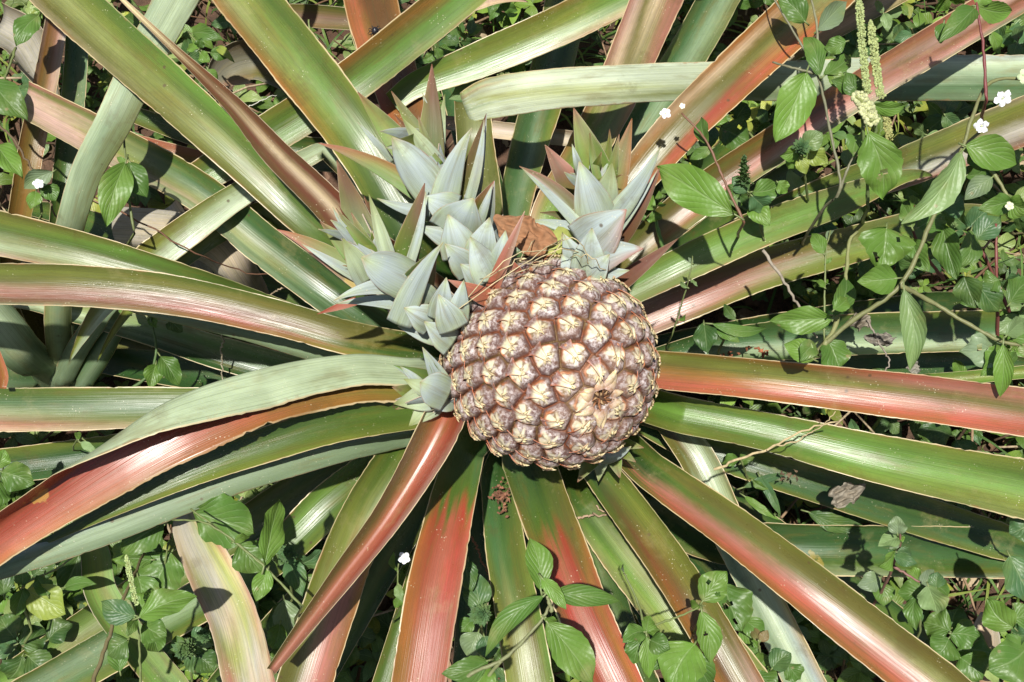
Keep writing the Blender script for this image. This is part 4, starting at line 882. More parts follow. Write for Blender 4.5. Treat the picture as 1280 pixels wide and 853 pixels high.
weed('big branching weed with white trumpet flowers at the right edge', [[(1008,452,.38),(1060,405,.40),(1125,357,.42),(1163,280,.43),(1204,184,.44),(1216,145,.445),(1238,103,.445),(1290,98,.445)],[(1125,357,.42),(1165,378,.41),(1205,402,.41),(1255,428,.41),(1290,432,.41)],[(1204,184,.44),(1240,215,.435),(1262,250,.43)],[(1030,432,.39),(1045,405,.39),(1058,340,.39),(1062,300,.39),(1072,290,.39)]],
     [(1202,190,1128,280,42,'p',dict(zb=.445,zt=.43,curl=45)),(1206,182,1272,205,44,'b',dict(zb=.445,curl=35)),(1212,188,1232,215,28,'m',dict(zb=.43)),(1140,285,1128,255,20,'m'),
      (1122,348,1072,352,40,'b',dict(zb=.43,zt=.43,curl=50)),(1130,362,1137,464,34,'p',dict(zb=.43,zt=.41,curl=60)),(1108,285,1102,338,62,'b',dict(zb=.415,holes=True,wide=.3)),
      (1040,398,962,402,34,'b',dict(zb=.40)),(1042,396,1058,345,26,'m',dict(zb=.40,curl=35)),(1035,425,1050,462,44,'m',dict(zb=.39,wide=.5)),(1018,450,980,430,28,'b'),(1020,430,1000,452,22,'m'),(1042,388,1060,372,18,'b'),
      (1254,430,1250,497,24,'b',dict(zb=.42,zt=.40,curl=40)),(1250,426,1200,440,42,'u',dict(zb=.40,wide=.5,holes=True)),(1255,435,1228,470,34,'b',dict(zb=.40,holes=True)),(1262,425,1290,408,34,'m',dict(zb=.41)),(1258,420,1282,400,24,'p',dict(zb=.42)),
      (1262,252,1225,262,26,'m',dict(zb=.43)),(1262,250,1290,262,30,'b',dict(zb=.43)),(1240,222,1206,250,26,'u',dict(zb=.435,curl=40))], z=.42, scol=(.21,.22,.09), rad=3.0, root=(20, 60), dz=-.05)
t = bpy.data.objects[[o.name for o in bpy.data.objects if o.name.startswith('weed')][-1]]
flower(t, 1253, 123, .405, 11.5, (1.0, -.7, .2), ang=.4); flower(t, 1227, 158, .40, 9.5, (-.9, -.9, .2), ang=.9); flower(t, 1262, 258, .39, 6, col=(.6, .62, .42)); flower(t, 1281, 96, .40, 10, col=(.5,.6,.35))
bud_head(t, 1193, 281, .385, 6, 'p', 24)
# tall dark-stemmed companions on the right
weed('weed with two straight dark red stems in the right hand thicket', [[(1247,430,.22),(1246,360,.28),(1245,280,.30)],[(1262,390,.24),(1235,330,.27),(1212,285,.28)],[(1180,350,.22),(1150,310,.26),(1135,270,.28)]],
     [(1212,285,1190,250,34,'t'),(1210,285,1235,262,34,'t'),(1214,288,1198,335,28,'m',dict(zb=.30)),(1178,280,1196,350,34,'m',dict(zb=.31)),(1172,262,1205,245,34,'t',dict(zb=.30)),(1148,285,1182,270,36,'m',dict(zb=.31)),(1220,300,1250,270,30,'t'),(1262,380,1290,350,34,'m'),(1250,350,1228,360,28,'m'),(1250,352,1275,345,26,'t'),(1140,300,1160,340,30,'m'),(1205,345,1220,385,34,'d'),(1222,355,1250,390,34,'d'),(1150,335,1120,320,26,'d')], z=.29, scol=(.16,.05,.04), rad=2.2)
weed('weed of conical leafy buds beside the long pink leaf', [[(955,300,.29),(945,265,.31),(932,238,.33)],[(945,265,.31),(960,250,.33)]],
     [(935,240,915,222,24,'t'),(940,240,975,232,30,'m',dict(zb=.33)),(940,245,958,262,28,'t'),(944,250,962,282,26,'b',dict(zb=.32)),(925,240,905,245,20,'m'),(972,228,985,240,18,'b')], z=.33)
t = bpy.data.objects[[o.name for o in bpy.data.objects if o.name.startswith('weed')][-1]]
bud_head(t, 930, 218, .34, 16, 't', 60, 1.3, diry=.8)
weed('weed with a knobbly greyish bud head over the pink leaf', [[(1010,250,.30),(1005,215,.34),(1002,188,.355)]],
     [(1000,188,975,195,22,'b'),(1006,186,1028,165,26,'p',dict(zb=.36)),(998,190,985,212,22,'b'),(1010,190,1035,205,24,'y',dict(zb=.345)),(1000,195,1008,218,16,'y')], z=.35)
t = bpy.data.objects[[o.name for o in bpy.data.objects if o.name.startswith('weed')][-1]]
bud_head(t, 1002, 184, .365, 15, 't', 50)
weed('weed with one shaded broad leaf under the bronze leaf', [[(950,180,.24),(930,160,.25),(915,145,.26)]],
     [(900,160,938,178,44,'m',dict(zb=.26,holes=True)),(890,155,880,190,26,'t',dict(zb=.27)),(880,195,860,200,22,'m'),(920,150,935,130,26,'d')], z=.26)
weed('slender grass like weed stalk with tiny seeds over the pink flushed leaf', [[(840,420,.30),(852,380,.32),(862,345,.335),(866,320,.34)]],
     [(864,350,872,358,6,'p'),(860,360,850,352,6,'p'),(866,330,860,322,5,'u'),(848,400,858,392,6,'b')], z=.33, rad=1.0)
weed('thin weed with a dark leaf just above the orange leaf', [[(905,425,.24),(890,412,.25),(878,405,.26)]],
     [(880,405,884,442,28,'d',dict(zb=.26)),(890,405,960,410,14,'m',dict(zb=.26)),(895,412,925,428,14,'m'),(920,400,905,380,12,'d')], z=.25)
weed('seed stalk weed rising between the two light green leaves', [[(1030,425,.34),(1031,360,.35),(1033,310,.355),(1038,288,.355)]],
     [(1030,318,1014,292,18,'b'),(1031,360,1020,350,8,'b'),(1033,300,1043,288,6,'u'),(1032,330,1040,322,6,'b')], z=.35, rad=1.3)
# right, lower
weed('weed with small pinkish stemmed leaves over the cut dark leaf', [[(1094,752,.18),(1107,730,.22),(1117,705,.26),(1125,680,.28),(1124,655,.30)],[(1117,708,.26),(1150,728,.26)]],
     [(1122,668,1120,645,22,'u',dict(zb=.30)),(1124,672,1098,682,20,'p'),(1118,690,1098,708,26,'b',dict(zb=.285)),(1120,690,1140,694,16,'t'),(1118,695,1146,705,16,'t'),(1126,670,1128,678,8,'b'),(1124,680,1112,686,10,'u')], z=.28, scol=(.24,.12,.10), rad=1.8)
weed('leafy weed with drooping pale leaves below the cut dark leaf', [[(1150,790,.16),(1150,750,.20),(1148,722,.22)]],
     [(1150,728,1132,712,18,'b'),(1150,730,1168,712,22,'u'),(1156,735,1122,742,30,'m'),(1160,732,1172,768,36,'p',dict(zb=.24)),(1165,730,1185,745,22,'m'),(1145,745,1145,788,22,'m'),(1100,722,1072,732,24,'u',dict(zb=.20)),(1100,728,1105,758,26,'m',dict(zb=.2)),(1170,735,1172,715,20,'t')], z=.22)
weed('weed of dark ovate leaves on bare soil at lower right', [[(1180,820,.08),(1188,800,.10),(1190,785,.12)]],
     [(1188,790,1155,778,42,'m'),(1188,792,1225,800,36,'m'),(1186,798,1168,822,38,'m'),(1190,788,1198,760,34,'t',dict(zb=.115)),(1196,815,1242,818,46,'m',dict(zb=.10)),(1200,822,1228,850,44,'m'),(1150,780,1140,765,18,'t')], z=.12)
weed('weed with a bright toothed leaf beside darker round ones at the lower right edge', [[(1270,800,.12),(1268,770,.16),(1266,755,.18)]],
     [(1268,785,1234,748,40,'b',dict(zb=.20)),(1262,775,1290,770,34,'m'),(1265,790,1285,795,28,'t'),(1285,808,1234,838,58,'m',dict(zb=.16)),(1260,800,1290,840,44,'b')], z=.16)
weed('weed with large bluish green leaves cut by the right edge', [[(1300,700,.2),(1296,690,.24),(1290,660,.26)]],
     [(1296,650,1262,668,44,'t',dict(zb=.27)),(1262,695,1292,755,46,'t',dict(zb=.27)),(1278,640,1290,650,20,'m')], z=.25)
weed('low weed under the crossing of the light green leaves at right', [[(1010,500,.10),(1000,470,.12),(985,455,.12)]],
     [(990,460,960,470,24,'d'),(1180,500,1150,480,34,'m',dict(zb=.16)),(1170,505,1200,520,32,'b',dict(zb=.16,holes=True)),(1188,545,1145,540,34,'d'),(1195,550,1210,580,32,'d',dict(holes=True)),(1080,560,1135,552,30,'m',dict(zb=.14))], z=.13)
weed('weed with narrow leaves in the gap right of the fruit bottom', [[(935,600,.20),(930,585,.22),(925,572,.23)]],
     [(928,610,985,592,10,'t',dict(zb=.21)),(950,596,975,645,12,'t',dict(zb=.21)),(925,575,902,580,16,'m'),(925,580,945,568,16,'m'),(1010,640,1085,660,22,'d',dict(zb=.19)),(930,620,975,650,10,'b',dict(zb=.18)),(940,600,960,612,10,'m')], z=.22)
# bottom
weed('big leaved weed in front of the red leaf at bottom centre', [[(560,870,.38),(590,842,.385),(626,826,.39),(655,800,.395),(681,769,.40),(688,752,.40)],[(626,826,.39),(600,858,.37)],[(690,765,.40),(684,745,.405)]],
     [(676,738,662,672,34,'b',dict(zb=.41,zt=.41,curl=35,wide=.5)),(688,742,776,752,28,'m',dict(zb=.41,zt=.405,curl=45,droop=.15,wide=.35)),(680,745,606,822,27,'m',dict(zb=.41,zt=.40,curl=45,wide=.4)),(677,722,708,763,18,'b',dict(zb=.418)),(684,778,742,856,46,'b',dict(zb=.40,zt=.385,wide=.45)),(682,772,696,778,12,'b'),(610,826,552,842,30,'m',dict(zb=.38)),(610,828,585,866,34,'b',dict(zb=.375))], z=.40, scol=(.20,.22,.10), rad=2.6)
weed('small weed of paired round leaves with a bud stalk at bottom centre', [[(812,800,.36),(806,786,.37),(797,752,.38),(780,716,.385)],[(806,786,.37),(850,770,.36),(880,757,.355)]],
     [(805,790,779,802,24,'m'),(806,790,826,788,20,'b'),(808,790,812,770,20,'b'),(808,795,811,848,22,'b'),(812,800,838,812,26,'m'),(800,798,792,830,28,'m',dict(zb=.36)),(780,716,778,706,5,'u')], z=.37, rad=1.5)
weed('weed with two insect eaten leaves near the orange brown leaf', [[(872,780,.34),(876,763,.355),(878,750,.36)]],
     [(878,752,908,714,36,'b',dict(zb=.365,holes=True)),(877,764,888,830,32,'b',dict(zb=.36,curl=40,holes=True)),(876,760,862,752,10,'b')], z=.355, rad=1.5)
weed('weed with a broad shaded holed leaf behind the olive leaf', [[(900,800,.2),(905,770,.24),(905,745,.26)]],
     [(905,730,928,790,54,'m',dict(zb=.28,holes=True)),(925,790,950,812,30,'b',dict(zb=.22)),(930,775,955,800,26,'m'),(960,820,935,853,34,'b')], z=.25)
weed('weed with large glossy leaves at the bottom edge right of centre', [[(880,870,.30),(865,850,.33),(850,835,.34)]],
     [(868,806,838,862,60,'b',dict(zb=.35)),(858,815,888,860,40,'m',dict(zb=.34)),(835,800,808,838,28,'m',dict(zb=.33))], z=.33)
weed('round leaved weed with a pink bud cluster at the bottom right of centre', [[(955,850,.22),(950,815,.26),(948,800,.27)]],
     [(965,836,988,816,30,'t',dict(zb=.28,wide=.5)),(945,840,972,862,34,'m'),(948,802,938,786,12,'n'),(950,802,960,788,12,'n'),(948,810,930,825,20,'m'),(950,835,925,850,28,'b'),(985,830,1000,850,26,'m')], z=.26)
weed('dark weed with a curly bluish flower head between two leaves, bottom centre', [[(604,820,.22),(602,790,.27),(600,765,.30)]],
     [(600,765,590,712,34,'t',dict(zb=.28)),(598,790,585,822,34,'u',dict(zb=.29)),(605,795,612,825,28,'t'),(590,775,575,790,20,'m'),(585,700,590,740,26,'d')], z=.29)
t = bpy.data.objects[[o.name for o in bpy.data.objects if o.name.startswith('weed')][-1]]
bud_head(t, 601, 768, .315, 19, 't', 70)
weed('weed bearing a white trumpet flower left of the orange red leaf', [[(500,760,.26),(497,735,.28),(498,705,.29)]],
     [(498,730,503,752,12,'p'),(497,715,492,690,10,'b'),(500,745,494,760,12,'b')], z=.28, rad=1.2)
t = bpy.data.objects[[o.name for o in bpy.data.objects if o.name.startswith('weed')][-1]]
flower(t, 505, 698, .30, 8, ang=.3)
weed('dark weed in the deep gap at bottom left of centre', [[(450,800,.10),(445,790,.12),(440,780,.14)]],
     [(440,775,430,805,34,'d'),(445,790,470,800,26,'d'),(435,800,425,840,30,'d')], z=.13)
# bottom left
weed('weed with a pale seed spike and paired leaves at bottom left', [[(176,870,.34),(174,800,.36),(170,768,.37),(166,745,.375)]],
     [(170,770,126,752,30,'t',dict(zb=.38)),(174,772,246,745,36,'b',dict(zb=.38,zt=.375)),(180,780,208,795,34,'m',dict(zb=.36)),(172,768,190,735,26,'b',dict(zb=.37)),(170,775,160,795,16,'m')], z=.37)
t = bpy.data.objects[[o.name for o in bpy.data.objects if o.name.startswith('weed')][-1]]
spike(t, [(170,754,.385),(163,720,.39),(158,695,.395)], 3.6, col=(.38, .46, .20))
weed('broad leaved shaded weed left of the spotted dying leaf', [[(215,760,.22),(205,720,.27),(210,680,.29)]],
     [(205,655,152,692,42,'m',dict(zb=.31)),(200,650,228,628,36,'m',dict(zb=.30)),(215,690,192,742,60,'m',dict(zb=.28,wide=.5)),(190,700,150,700,26,'m'),(180,700,138,688,30,'b',dict(zb=.28)),(190,790,198,815,30,'m'),(160,800,135,820,36,'d'),(172,720,175,760,40,'m')], z=.28)
weed('yellowing round leaved weed by the lower left edge', [[(40,790,.20),(28,735,.24),(70,712,.25),(110,682,.26),(130,672,.26)]],
     [(34,738,82,768,42,'y',dict(zb=.25,wide=.55)),(30,735,20,770,26,'m'),(28,732,26,708,18,'m'),(55,720,40,775,22,'y',dict(zb=.22)),(80,735,120,730,16,'m'),(60,745,45,720,22,'m'),(100,690,75,745,34,'d',dict(zb=.2)),(110,730,75,738,10,'p')], z=.25)
weed('long stalked weed crossing the spotted dying leaf', [[(378,758,.35),(332,710,.36),(290,675,.36),(238,636,.355)],[(332,708,.36),(260,655,.36),(215,650,.35)]],
     [(330,708,352,624,34,'b',dict(zb=.365)),(335,712,320,752,24,'b',dict(zb=.36)),(240,640,318,668,66,'m',dict(zb=.33,wide=.55,fold=8)),(300,680,328,715,44,'m',dict(zb=.32)),(292,678,312,672,10,'b')], z=.36)
weed('weed with a curly bluish bud head beside the shiny pale leaf', [[(365,750,.24),(362,715,.28),(360,695,.30)]],
     [(360,700,378,745,26,'t'),(365,705,402,688,28,'t'),(355,695,345,705,16,'t'),(375,720,390,742,24,'m'),(355,750,362,800,32,'u',dict(zb=.24)),(350,780,340,812,26,'b',dict(zb=.26)),(345,755,375,790,42,'d',dict(zb=.2))], z=.29)
t = bpy.data.objects[[o.name for o in bpy.data.objects if o.name.startswith('weed')][-1]]
bud_head(t, 360, 692, .315, 16, 't', 60)
weed('weed with two greyish bud heads under the striped leaf at bottom left', [[(240,850,.22),(238,825,.25),(235,805,.26)]],
     [(235,810,250,845,30,'t'),(240,800,262,790,22,'t'),(232,800,212,812,24,'m'),(245,820,268,840,30,'d')], z=.25)
t = bpy.data.objects[[o.name for o in bpy.data.objects if o.name.startswith('weed')][-1]]
bud_head(t, 232, 812, .28, 19, 't', 60); bud_head(t, 255, 795, .275, 13, 't', 46)
weed('dark leaved weed in the lower left corner', [[(30,840,.14),(28,810,.16),(20,790,.18)]],
     [(20,800,0,770,40,'d'),(22,805,60,790,36,'d'),(28,820,10,850,40,'d'),(35,820,70,840,36,'d'),(60,800,90,780,34,'d'),(150,840,140,800,24,'m',dict(zb=.25)),(5,745,-5,700,28,'d'),(40,720,70,700,28,'d')], z=.17)
weed('small weed under the dark slip like gap on the left', [[(130,505,.2),(185,470,.19),(195,440,.20),(188,395,.21)]],
     [(200,445,225,482,26,'m'),(195,455,188,486,22,'b'),(212,400,228,415,20,'d',dict(wide=.5)),(188,395,196,410,12,'b'),(150,380,165,395,14,'b')], z=.205, rad=2.0, scol=(.10,.17,.06))
weed('broken leafy sprig lying on the left green leaf', [[(100,545,.26),(110,555,.262),(118,562,.262)]],
     [(100,553,122,568,10,'p'),(98,550,95,540,8,'b')], z=.262, rad=1.0)
weed('weed with torn leaves peeping out at the far left above the green leaf', [[(8,600,.20),(4,590,.22),(2,578,.23)]],
     [(2,590,44,605,36,'m',dict(zb=.24)),(-2,585,6,562,20,'b'),(0,600,-8,640,36,'m')], z=.23)
# ---- thicket of smaller weeds filling the gaps, one plant each
def herb(cx, cy, z, s, code, area, label, n=4, rs=None):
    st = [(cx, cy, z * .45), (cx + rs.uniform(-8, 8), cy - rs.uniform(4, 18), z)]
    lv = []; a0 = rs.uniform(0, 3.14)
    for k in range(n):
        px_ = st[1][0] * (k / n) + st[0][0] * (1 - k / n); py_ = st[1][1] * (k / n) + st[0][1] * (1 - k / n); zz = z * (.5 + .5 * (k + 1) / n)
        for sg in (0, 3.14):
            a = a0 + k * 1.57 + sg + rs.uniform(-.3, .3); l = s * rs.uniform(.75, 1.15) * (1.1 - .5 * k / n)
            lv.append((px_, py_, px_ + math.cos(a) * l, py_ + math.sin(a) * l, l * rs.uniform(.48, .68), code, dict(zb=zz, zt=zz - .012 + rs.uniform(-.01, .01), holes=bool(rs.random() < .08), fold=rs.uniform(5, 28))))
    return weed(label, [st], lv, z=z, rad=1.3, group=area.replace('weed', 'weeds'), scol=(.18, .16, .07) if rs.random() > .35 else (.22, .07, .05))
hr = np.random.default_rng(99)
HB = [('small leafy weed in the upper right thicket', (880,1280,-10,110), 15, .20, 30), ('small leafy weed between the leaves at right', (1000,1280,130,300), 16, .22, 32),
      ('small leafy weed above the orange leaf at right', (1060,1285,300,500), 12, .14, 32), ('small leafy weed at the right below the orange leaf', (900,1280,530,700), 9, .07, 28),
      ('small leafy weed on the soil at lower right', (940,1150,700,860), 11, .10, 30), ('small leafy weed low at the bottom centre', (560,900,690,860), 8, .12, 32),
      ('small leafy weed in the lower left thicket', (0,340,690,860), 16, .12, 36), ('small leafy weed at the top left', (0,300,0,140), 11, .12, 28),
      ('small leafy weed at top centre', (500,900,-5,120), 10, .12, 26), ('small leafy weed just right of the small right slip', (820,1000,130,280), 7, .15, 28)]
LOOK = dict(b='bright green', m='mid green', t='bluish green', d='dark green', p='pale green')
ORD = ['leftmost', 'second', 'third', 'fourth', 'fifth', 'sixth', 'seventh', 'eighth', 'ninth', 'tenth', 'eleventh', 'twelfth', 'thirteenth']
for area, (x0, x1, y0, y1), n, z, s in HB:
    where = area.replace('small leafy weed ', ''); spots = [(hr.uniform(x0, x1), hr.uniform(y0, y1), str(hr.choice(list('mmbtdp')))) for _ in range(n)]
    spots.sort()
    for i, (hx, hy, code) in enumerate(spots):
        same = [q for q in spots if q[2] == code]; k = same.index((hx, hy, code))
        lab = ('small %s weed ' % LOOK[code] + where) if len(same) == 1 else ('%s%s of the small %s weeds ' % (ORD[k], ' from left' if k else '', LOOK[code]) + where)
        herb(hx, hy, z * hr.uniform(.6, 1.15), s * hr.uniform(.8, 1.25), code, area, rs=hr, n=int(hr.integers(2, 4)), label=lab)
# ---- carpet of tiny seedlings nobody could count
def carpet():
    r = np.random.default_rng(17); m = MB()
    zones = [((820,1400,-120,320),2200), ((880,1400,320,900),1200), ((-150,380,600,980),1500), ((380,900,650,980),800), ((-150,900,-150,170),1600), ((-150,350,150,600),700)]
    for (x0, x1, y0, y1), n in zones:
        for i in range(n // 4):
            cx, cy = r.uniform(x0, x1), r.uniform(y0, y1)
            if 1110 < cx < 1285 and 735 < cy < 800 and r.random() < .8: continue
            c = at(cx, cy, 0); hgt = r.uniform(.01, .07); a0 = r.uniform(0, 6.28); sz = r.uniform(.007, .030); code = r.choice(list('mmbtdyp'))
            for k in range(4):
                a = a0 + k * 1.57 + r.uniform(-.3, .3); p0 = c + [0, 0, hgt]; d = np.array([math.cos(a), math.sin(a), r.uniform(-.4, .5)])
                wleaf(m, p0, p0 + d * sz * r.uniform(.7, 1.2), sz * .55, np.array(GC[code]) * r.uniform(.6, 1.5) * (1.15, 1, .8), nrm(np.array([r.normal(0, .2), r.normal(0, .2), 1.0])), r, nu=5, nv=7, fold=r.uniform(5, 30))
    # thin grass blades
    for i in range(2000):
        k = r.integers(0, 3); x0, x1, y0, y1 = ((900,1400,-100,850),(-150,400,600,950),(-100,900,-120,150))[k]
        c = at(r.uniform(x0, x1), r.uniform(y0, y1), 0); a = r.uniform(0, 6.28); L = r.uniform(.03, .09); d = np.array([math.cos(a), math.sin(a), r.uniform(.2, 1)])
        wleaf(m, c, c + d * L, .0028, np.array(GC[r.choice(list('mbyd'))]), nrm(np.array([.1, .1, 1.0])), r, nu=3, nv=7, fold=20, droop=.2)
    o = m.build('ground_cover', M_WEED); tag(o, 'carpet of tiny green seedlings and grass blades on the soil', 'ground cover', kind='stuff')
carpet()
def litter():
    r = np.random.default_rng(23); m = MB()
    for i in range(2600):
        c = at(r.uniform(-200, 1480), r.uniform(-200, 1050), 0) + [0, 0, r.uniform(.004, .014) if i % 3 else r.uniform(.01, .07)]
        a = r.uniform(0, 6.28); L = r.uniform(.01, .05); d = np.array([math.cos(a), math.sin(a), r.uniform(-.2, .25)])
        cl = ((.30, .20, .12), (.16, .09, .05), (.42, .33, .21), (.08, .05, .03))[int(r.integers(0, 4))]
        if i % 3: wleaf(m, c, c + d * L * .8, L * r.uniform(.15, .5), cl, nrm(np.array([r.normal(0, .4), r.normal(0, .4), 1.0])), r, nu=5, nv=6, wave=.3)
        else: tube(m, [c, c + d * L + r.normal(0, .002, 3), c + d * L * 2 + r.normal(0, .005, 3)], r.uniform(.0006, .0016), cl, 5)
    for i in range(500):
        c = at(r.uniform(-200, 1480), r.uniform(-200, 1050), 0); blob(m, c + [0, 0, .004], r.uniform(.003, .012), np.array((.17, .10, .065)) * r.uniform(.6, 1.4), i, .35, (1, 1, .7), 8, 6)
    o = m.build('leaf_litter', M_DRY); tag(o, 'dry leaf scraps, straws and soil crumbs scattered over the ground', 'leaf litter', kind='stuff')
litter()

# ------------------------------------------------------------------ neighbouring plant at the left
NP = empty('pineapple_plant', at(75, 470, 0), 'young pineapple plant half hidden at the left, its pale leaves pointing up', 'pineapple plant')
NB = at(75, 500, .03)
def nleaf(K, spec, label=None, **kw):
    kw.setdefault('base', NB); return leaf(K, spec, parent=NP, label=label, **kw)
nleaf([(78,345,.20,34),(86,290,.29,34),(107,218,.335,38),(143,150,.365,44),(180,72,.375,46),(226,-12,.38,50)], [(0,'eWe'),(.5,'WeN'),(1,'eWW')], face='under', curv=22, other='GG', label='pale greyish green leaf crossing under the long olive leaf')
nleaf([(12,330,.15,24),(24,270,.20,27),(40,180,.23,30),(55,110,.24,28),(74,10,.25,26)], [(0,'OAY'),(.5,'AOA'),(1,'pAPD')], curv=35, label='orange brown leaf near the left edge')
nleaf([(68,330,.14,24),(76,280,.18,26),(83,200,.20,28),(92,110,.21,28),(98,20,.22,26)], [(0,'gGE'),(1,'GEe')], curv=40)
nleaf([(75,455,.12,30),(72,400,.18,32),(76,340,.22,30)], 'NeN', ext=.05, face='under')
nleaf([(75,480,.10,26),(95,440,.15,27),(118,405,.18,26)], 'eee', ext=.06, face='under')
nleaf([(100,480,.10,26),(122,448,.14,27),(142,415,.16,24)], 'EeE', ext=.05, face='under')
nleaf([(60,465,.12,44),(30,440,.17,54),(-10,395,.20,58)], [(0,'Eee'),(1,'eWe')], ext=.1, face='under', curv=45)
nleaf([(55,472,.08,34),(20,470,.10,40),(-20,455,.12,40)], 'eEe', ext=.1, face='under')
nleaf([(-4,440,.25,8),(4,470,.25,12),(3,486,.25,9)], 'SAS', base=None, ext=0)
nleaf([(60,410,.1,40),(40,370,.14,36),(30,330,.14,30)], [(0,'OBO'),(1,'BOB')], ext=.05)
# dead, papery leaf bases
def deadleaf(K, spec, label, **kw):
    LS[0] += 1; mb = MB(); strip(mb, K, spec, seed=LS[0], base=None, **kw); o = mb.build('dead_leaf', M_DEAD); tag(o, label, 'dead leaf'); return o
deadleaf([(330,395,.12,36),(300,345,.22,50),(272,305,.245,56),(215,288,.25,52),(140,282,.24,50)], [(0,'DDp'),(.5,'DTD'),(1,'DDD')], 'greyish papery dead leaf arching below the whitish leaf at left', ext=.0, curv=50, wave=.12, face='under')
deadleaf([(262,400,.13,30),(246,350,.15,40),(225,300,.16,46),(205,262,.16,40)], [(0,'DdD'),(1,'DDT')], 'pale dead leaf strip behind the greyish papery one', ext=.0, curv=30, wave=.1)
deadleaf([(228,628,.30,14),(238,660,.305,44),(262,710,.31,56),(292,775,.31,60),(312,862,.31,62)], [(0,'DTDD'),(.2,'PNDT'),(.4,'TyDNP'),(.6,'PyTDP'),(.8,'TDyNT'),(1,'PTDPT')], 'blotched yellow and pink dying leaf with a blunt end at bottom left', curv=18, wave=.06, ext=.12)
deadleaf([(100,655,.22,28),(118,690,.23,34),(126,740,.23,38),(165,800,.22,40),(215,862,.22,42)], [(0,'LYG'),(.5,'LYLG'),(1,'YLGLy')], 'yellow green fading leaf hanging behind the weeds at bottom left', curv=20, ext=.1)
deadleaf([(540,150,.16,14),(600,160,.17,20),(680,170,.17,20),(790,182,.17,16)], [(0,'DpD'),(.5,'TDT'),(1,'PTD')], 'straw coloured dry strip behind the upright leaves at top centre', curv=40, ext=.05)
deadleaf([(262,112,.16,10),(285,85,.17,46),(320,75,.17,52),(352,88,.17,44),(390,115,.16,36)], [(0,'DdP'),(.5,'BdOD'),(1,'OBG')], 'dusky brown dead leaf in the dark gap at top left', curv=55, ext=0)
deadleaf([(340,18,.18,22),(385,20,.185,28),(440,24,.18,26)], [(0,'OBP'),(1,'GBO')], 'dull brown leaf strip at the top edge left of centre', curv=35, ext=.03)
deadleaf([(520,18,.17,10),(560,14,.18,16),(600,2,.18,18)], 'TpT', 'pale tan dry strip at the top edge beside the bronze leaf', curv=35, ext=.05)
deadleaf([(0,30,.14,50),(30,50,.15,54),(52,90,.15,40)], 'dDd', 'grey withered leaf in the top left corner', curv=40, ext=.03, wave=.15)
deadleaf([(1218,860,.03,36),(1228,820,.05,42),(1232,785,.06,30),(1230,765,.06,8)], [(0,'TPT'),(1,'DTD')], 'flat brown chip of dead leaf on bare soil at lower right', curv=15, ext=0)
crumple('withered_leaf', 1058, 618, .245, 46, 26, .4, (.26,.23,.18), 'crumpled grey withered leaf lying on the green leaf at right', 'withered leaf', seed=8, amp=.5)
crumple('withered_leaf', 1074, 402, .235, 30, 20, .2, (.24,.21,.16), 'upper of two shrivelled grey leaves on the shiny dark leaf', 'withered leaf', seed=9, amp=.5)
crumple('withered_leaf', 1100, 424, .235, 36, 16, -.1, (.26,.24,.20), 'lower shrivelled grey leaf, rolled up on the shiny dark leaf', 'withered leaf', seed=10, amp=.5)
crumple('withered_leaf', 1142, 460, .24, 16, 14, .1, (.28,.27,.22), 'tiny balled grey leaf below the drooping weed leaf', 'withered leaf', seed=14, amp=.6)
def flakes(label, cx, cy, z, spread, n, col, seed, cat='dry flakes', size=7):
    r = np.random.default_rng(seed); m = MB(); c = at(cx, cy, z); s = mpp(c)
    for k in range(n):
        p = c + np.array([r.normal(0, spread[0]), r.normal(0, spread[1]), abs(r.normal(0, 2))]) * s; a = r.uniform(0, 6.28); d = np.array([math.cos(a), math.sin(a), r.uniform(-.3, .6)])
        wleaf(m, p, p + d * size * s * r.uniform(.6, 1.4), size * s * .5, np.array(col) * r.uniform(.5, 1.5), nrm(r.normal(0, .5, 3) + [0, 0, 1]), r, nu=5, nv=7, wave=.4, droop=.3)
    o = m.build('dry_flakes', M_DRY); tag(o, label, cat)
flakes('rust brown dried flower bits caught on the flat green leaf below the fruit', 626, 622, .258, (5, 9), 60, (.22,.10,.06), 3, size=6)
flakes('rust coloured star shaped flakes on the shiny dark leaf at right', 950, 440, .205, (5, 5), 7, (.28,.10,.05), 4, size=9)
flakes('small row of rust flakes above the orange leaf', 912, 444, .20, (9, 2), 7, (.28,.10,.05), 5, size=6)
flakes('brown crumbs on the green leaf right of the fruit bottom', 985, 597, .225, (9, 2), 10, (.12,.08,.05), 6, size=6)
def twig(label, pts, r, col, name='twig'):
    K = np.array(pts, float); Q = np.array([at(*q) for q in crom(K, 24)]); Q += wr.normal(0, .0006, Q.shape); m = MB()
    tube(m, Q, r * mpp(Q[0]) * np.linspace(1, .6, 24), col, 7); o = m.build(name, M_DRY); tag(o, label, 'twig')
twig('straw coloured twig lying across the light green leaf at right', [(893,588,.335),(930,572,.335),(960,562,.335),(1000,540,.335),(1046,526,.33)], 1.8, (.50,.40,.22))
twig('thinner straw branch forking from the straw coloured twig', [(958,563,.336),(1000,548,.336),(1030,530,.335),(1044,514,.335)], 1.1, (.45,.36,.2))
twig('grey twig slanting above the light green leaf at right', [(952,312,.33),(972,340,.33),(996,378,.32),(1022,424,.30)], 2.2, (.32,.28,.22))
twig('thin brown twig under the whitish leaf at left', [(100,238,.32),(150,262,.31),(243,316,.30),(290,335,.26),(345,345,.24)], 1.3, (.16,.08,.05))
twig('pale straight twig in the gap below the olive leaf', [(278,412,.22),(277,440,.2),(278,480,.17)], 1.4, (.40,.36,.25))
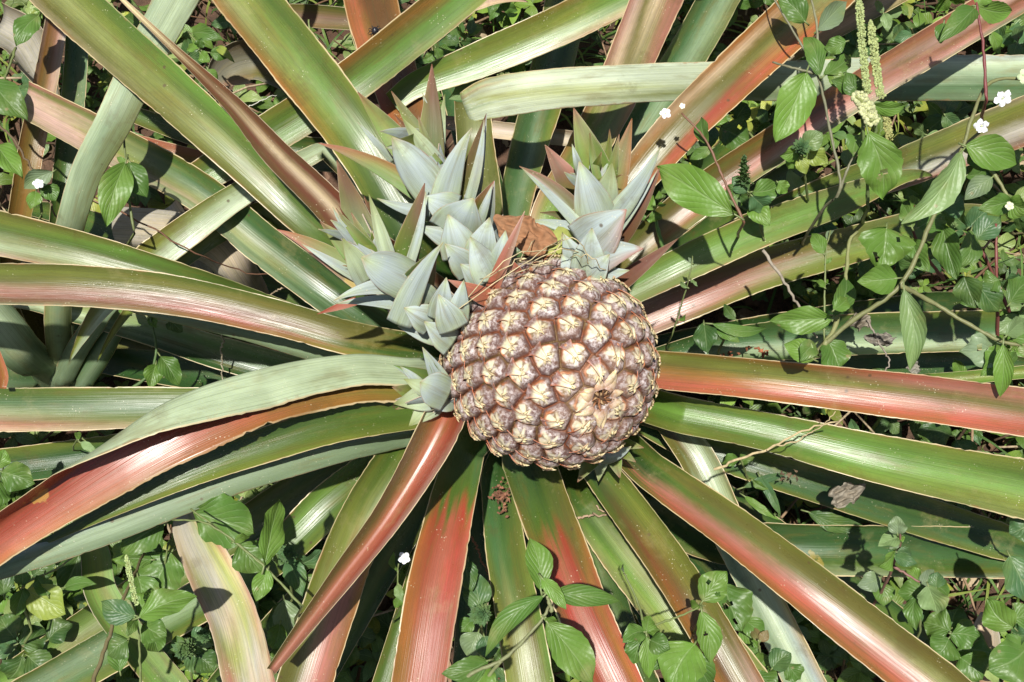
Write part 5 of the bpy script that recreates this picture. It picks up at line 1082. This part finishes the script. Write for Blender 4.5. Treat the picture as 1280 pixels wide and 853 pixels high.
twig('small pale twig in the dark gap left of the slips', [(333,372,.2),(350,362,.22),(360,358,.22)], 1.2, (.38,.30,.2))
twig('dark stalk leaning over the striped leaf at bottom left', [(112,862,.34),(140,785,.345),(160,735,.34),(180,690,.31)], 3.0, (.13,.11,.05))
twig('curled tan tendril on the pale leaf below the fruit', [(722,648,.25),(742,644,.255),(758,644,.25),(745,632,.255)], 1.6, (.42,.30,.20))
twig('rust brown stem in the dark gap left of the flat green leaf', [(590,672,.2),(598,690,.2),(612,722,.21)], 1.5, (.30,.14,.08))
twig('grey twig in the shrivelled leaves at right', [(1085,400,.238),(1100,430,.238),(1112,455,.24),(1104,466,.24)], 1.4, (.28,.24,.2))
twig('dark stem crossing the left edge among the weeds', [(-5,150,.28),(20,180,.285),(45,218,.28),(75,280,.27)], 1.6, (.14,.10,.06))
twig('white thread of dry grass near the upper left slip', [(283,148,.30),(310,134,.30),(346,119,.30)], .8, (.6,.6,.5))
# small spotted spider on the bronze leaf
sp = at(469, 40, .262); s = mpp(sp); S0 = empty('spider', sp, 'tiny black spider with white spots on the reddish brown leaf at the top', 'spider')
m = MB(); blob(m, sp + np.array([0, 0, 3 * s]), 4.2 * s, (.015,.015,.02), 1, .05, (1, 1.15, .8), 14, 10)
m.build('body', M_SPIDER, S0)
m = MB()
for dx, dy in ((-1.5,1.5),(1.5,1.8),(0,-.5),(-2,-1.5),(2,-1.6),(.2,3.2)): blob(m, sp + np.array([dx*s, dy*s, (6.1 - (dx*dx+dy*dy)*.16)*s]), .75*s, (.7,.7,.68), 2, .05, (1,1,.4), 7, 5)
m.build('white_spots', M_SPIDER, S0)
for k in range(8):
    m = MB(); sg = -1 if k < 4 else 1; a = (-1.0, -.35, .35, 1.0)[k % 4]; d = np.array([sg * math.cos(a), math.sin(a), 0])
    tube(m, [sp + d*2.5*s + [0,0,2.5*s], sp + d*6.5*s + [0,0,4.5*s], sp + d*9.5*s + [0,0,.2*s]], [.8*s, .6*s, .3*s], (.02,.02,.02), 5); m.build('leg', M_SPIDER, S0)
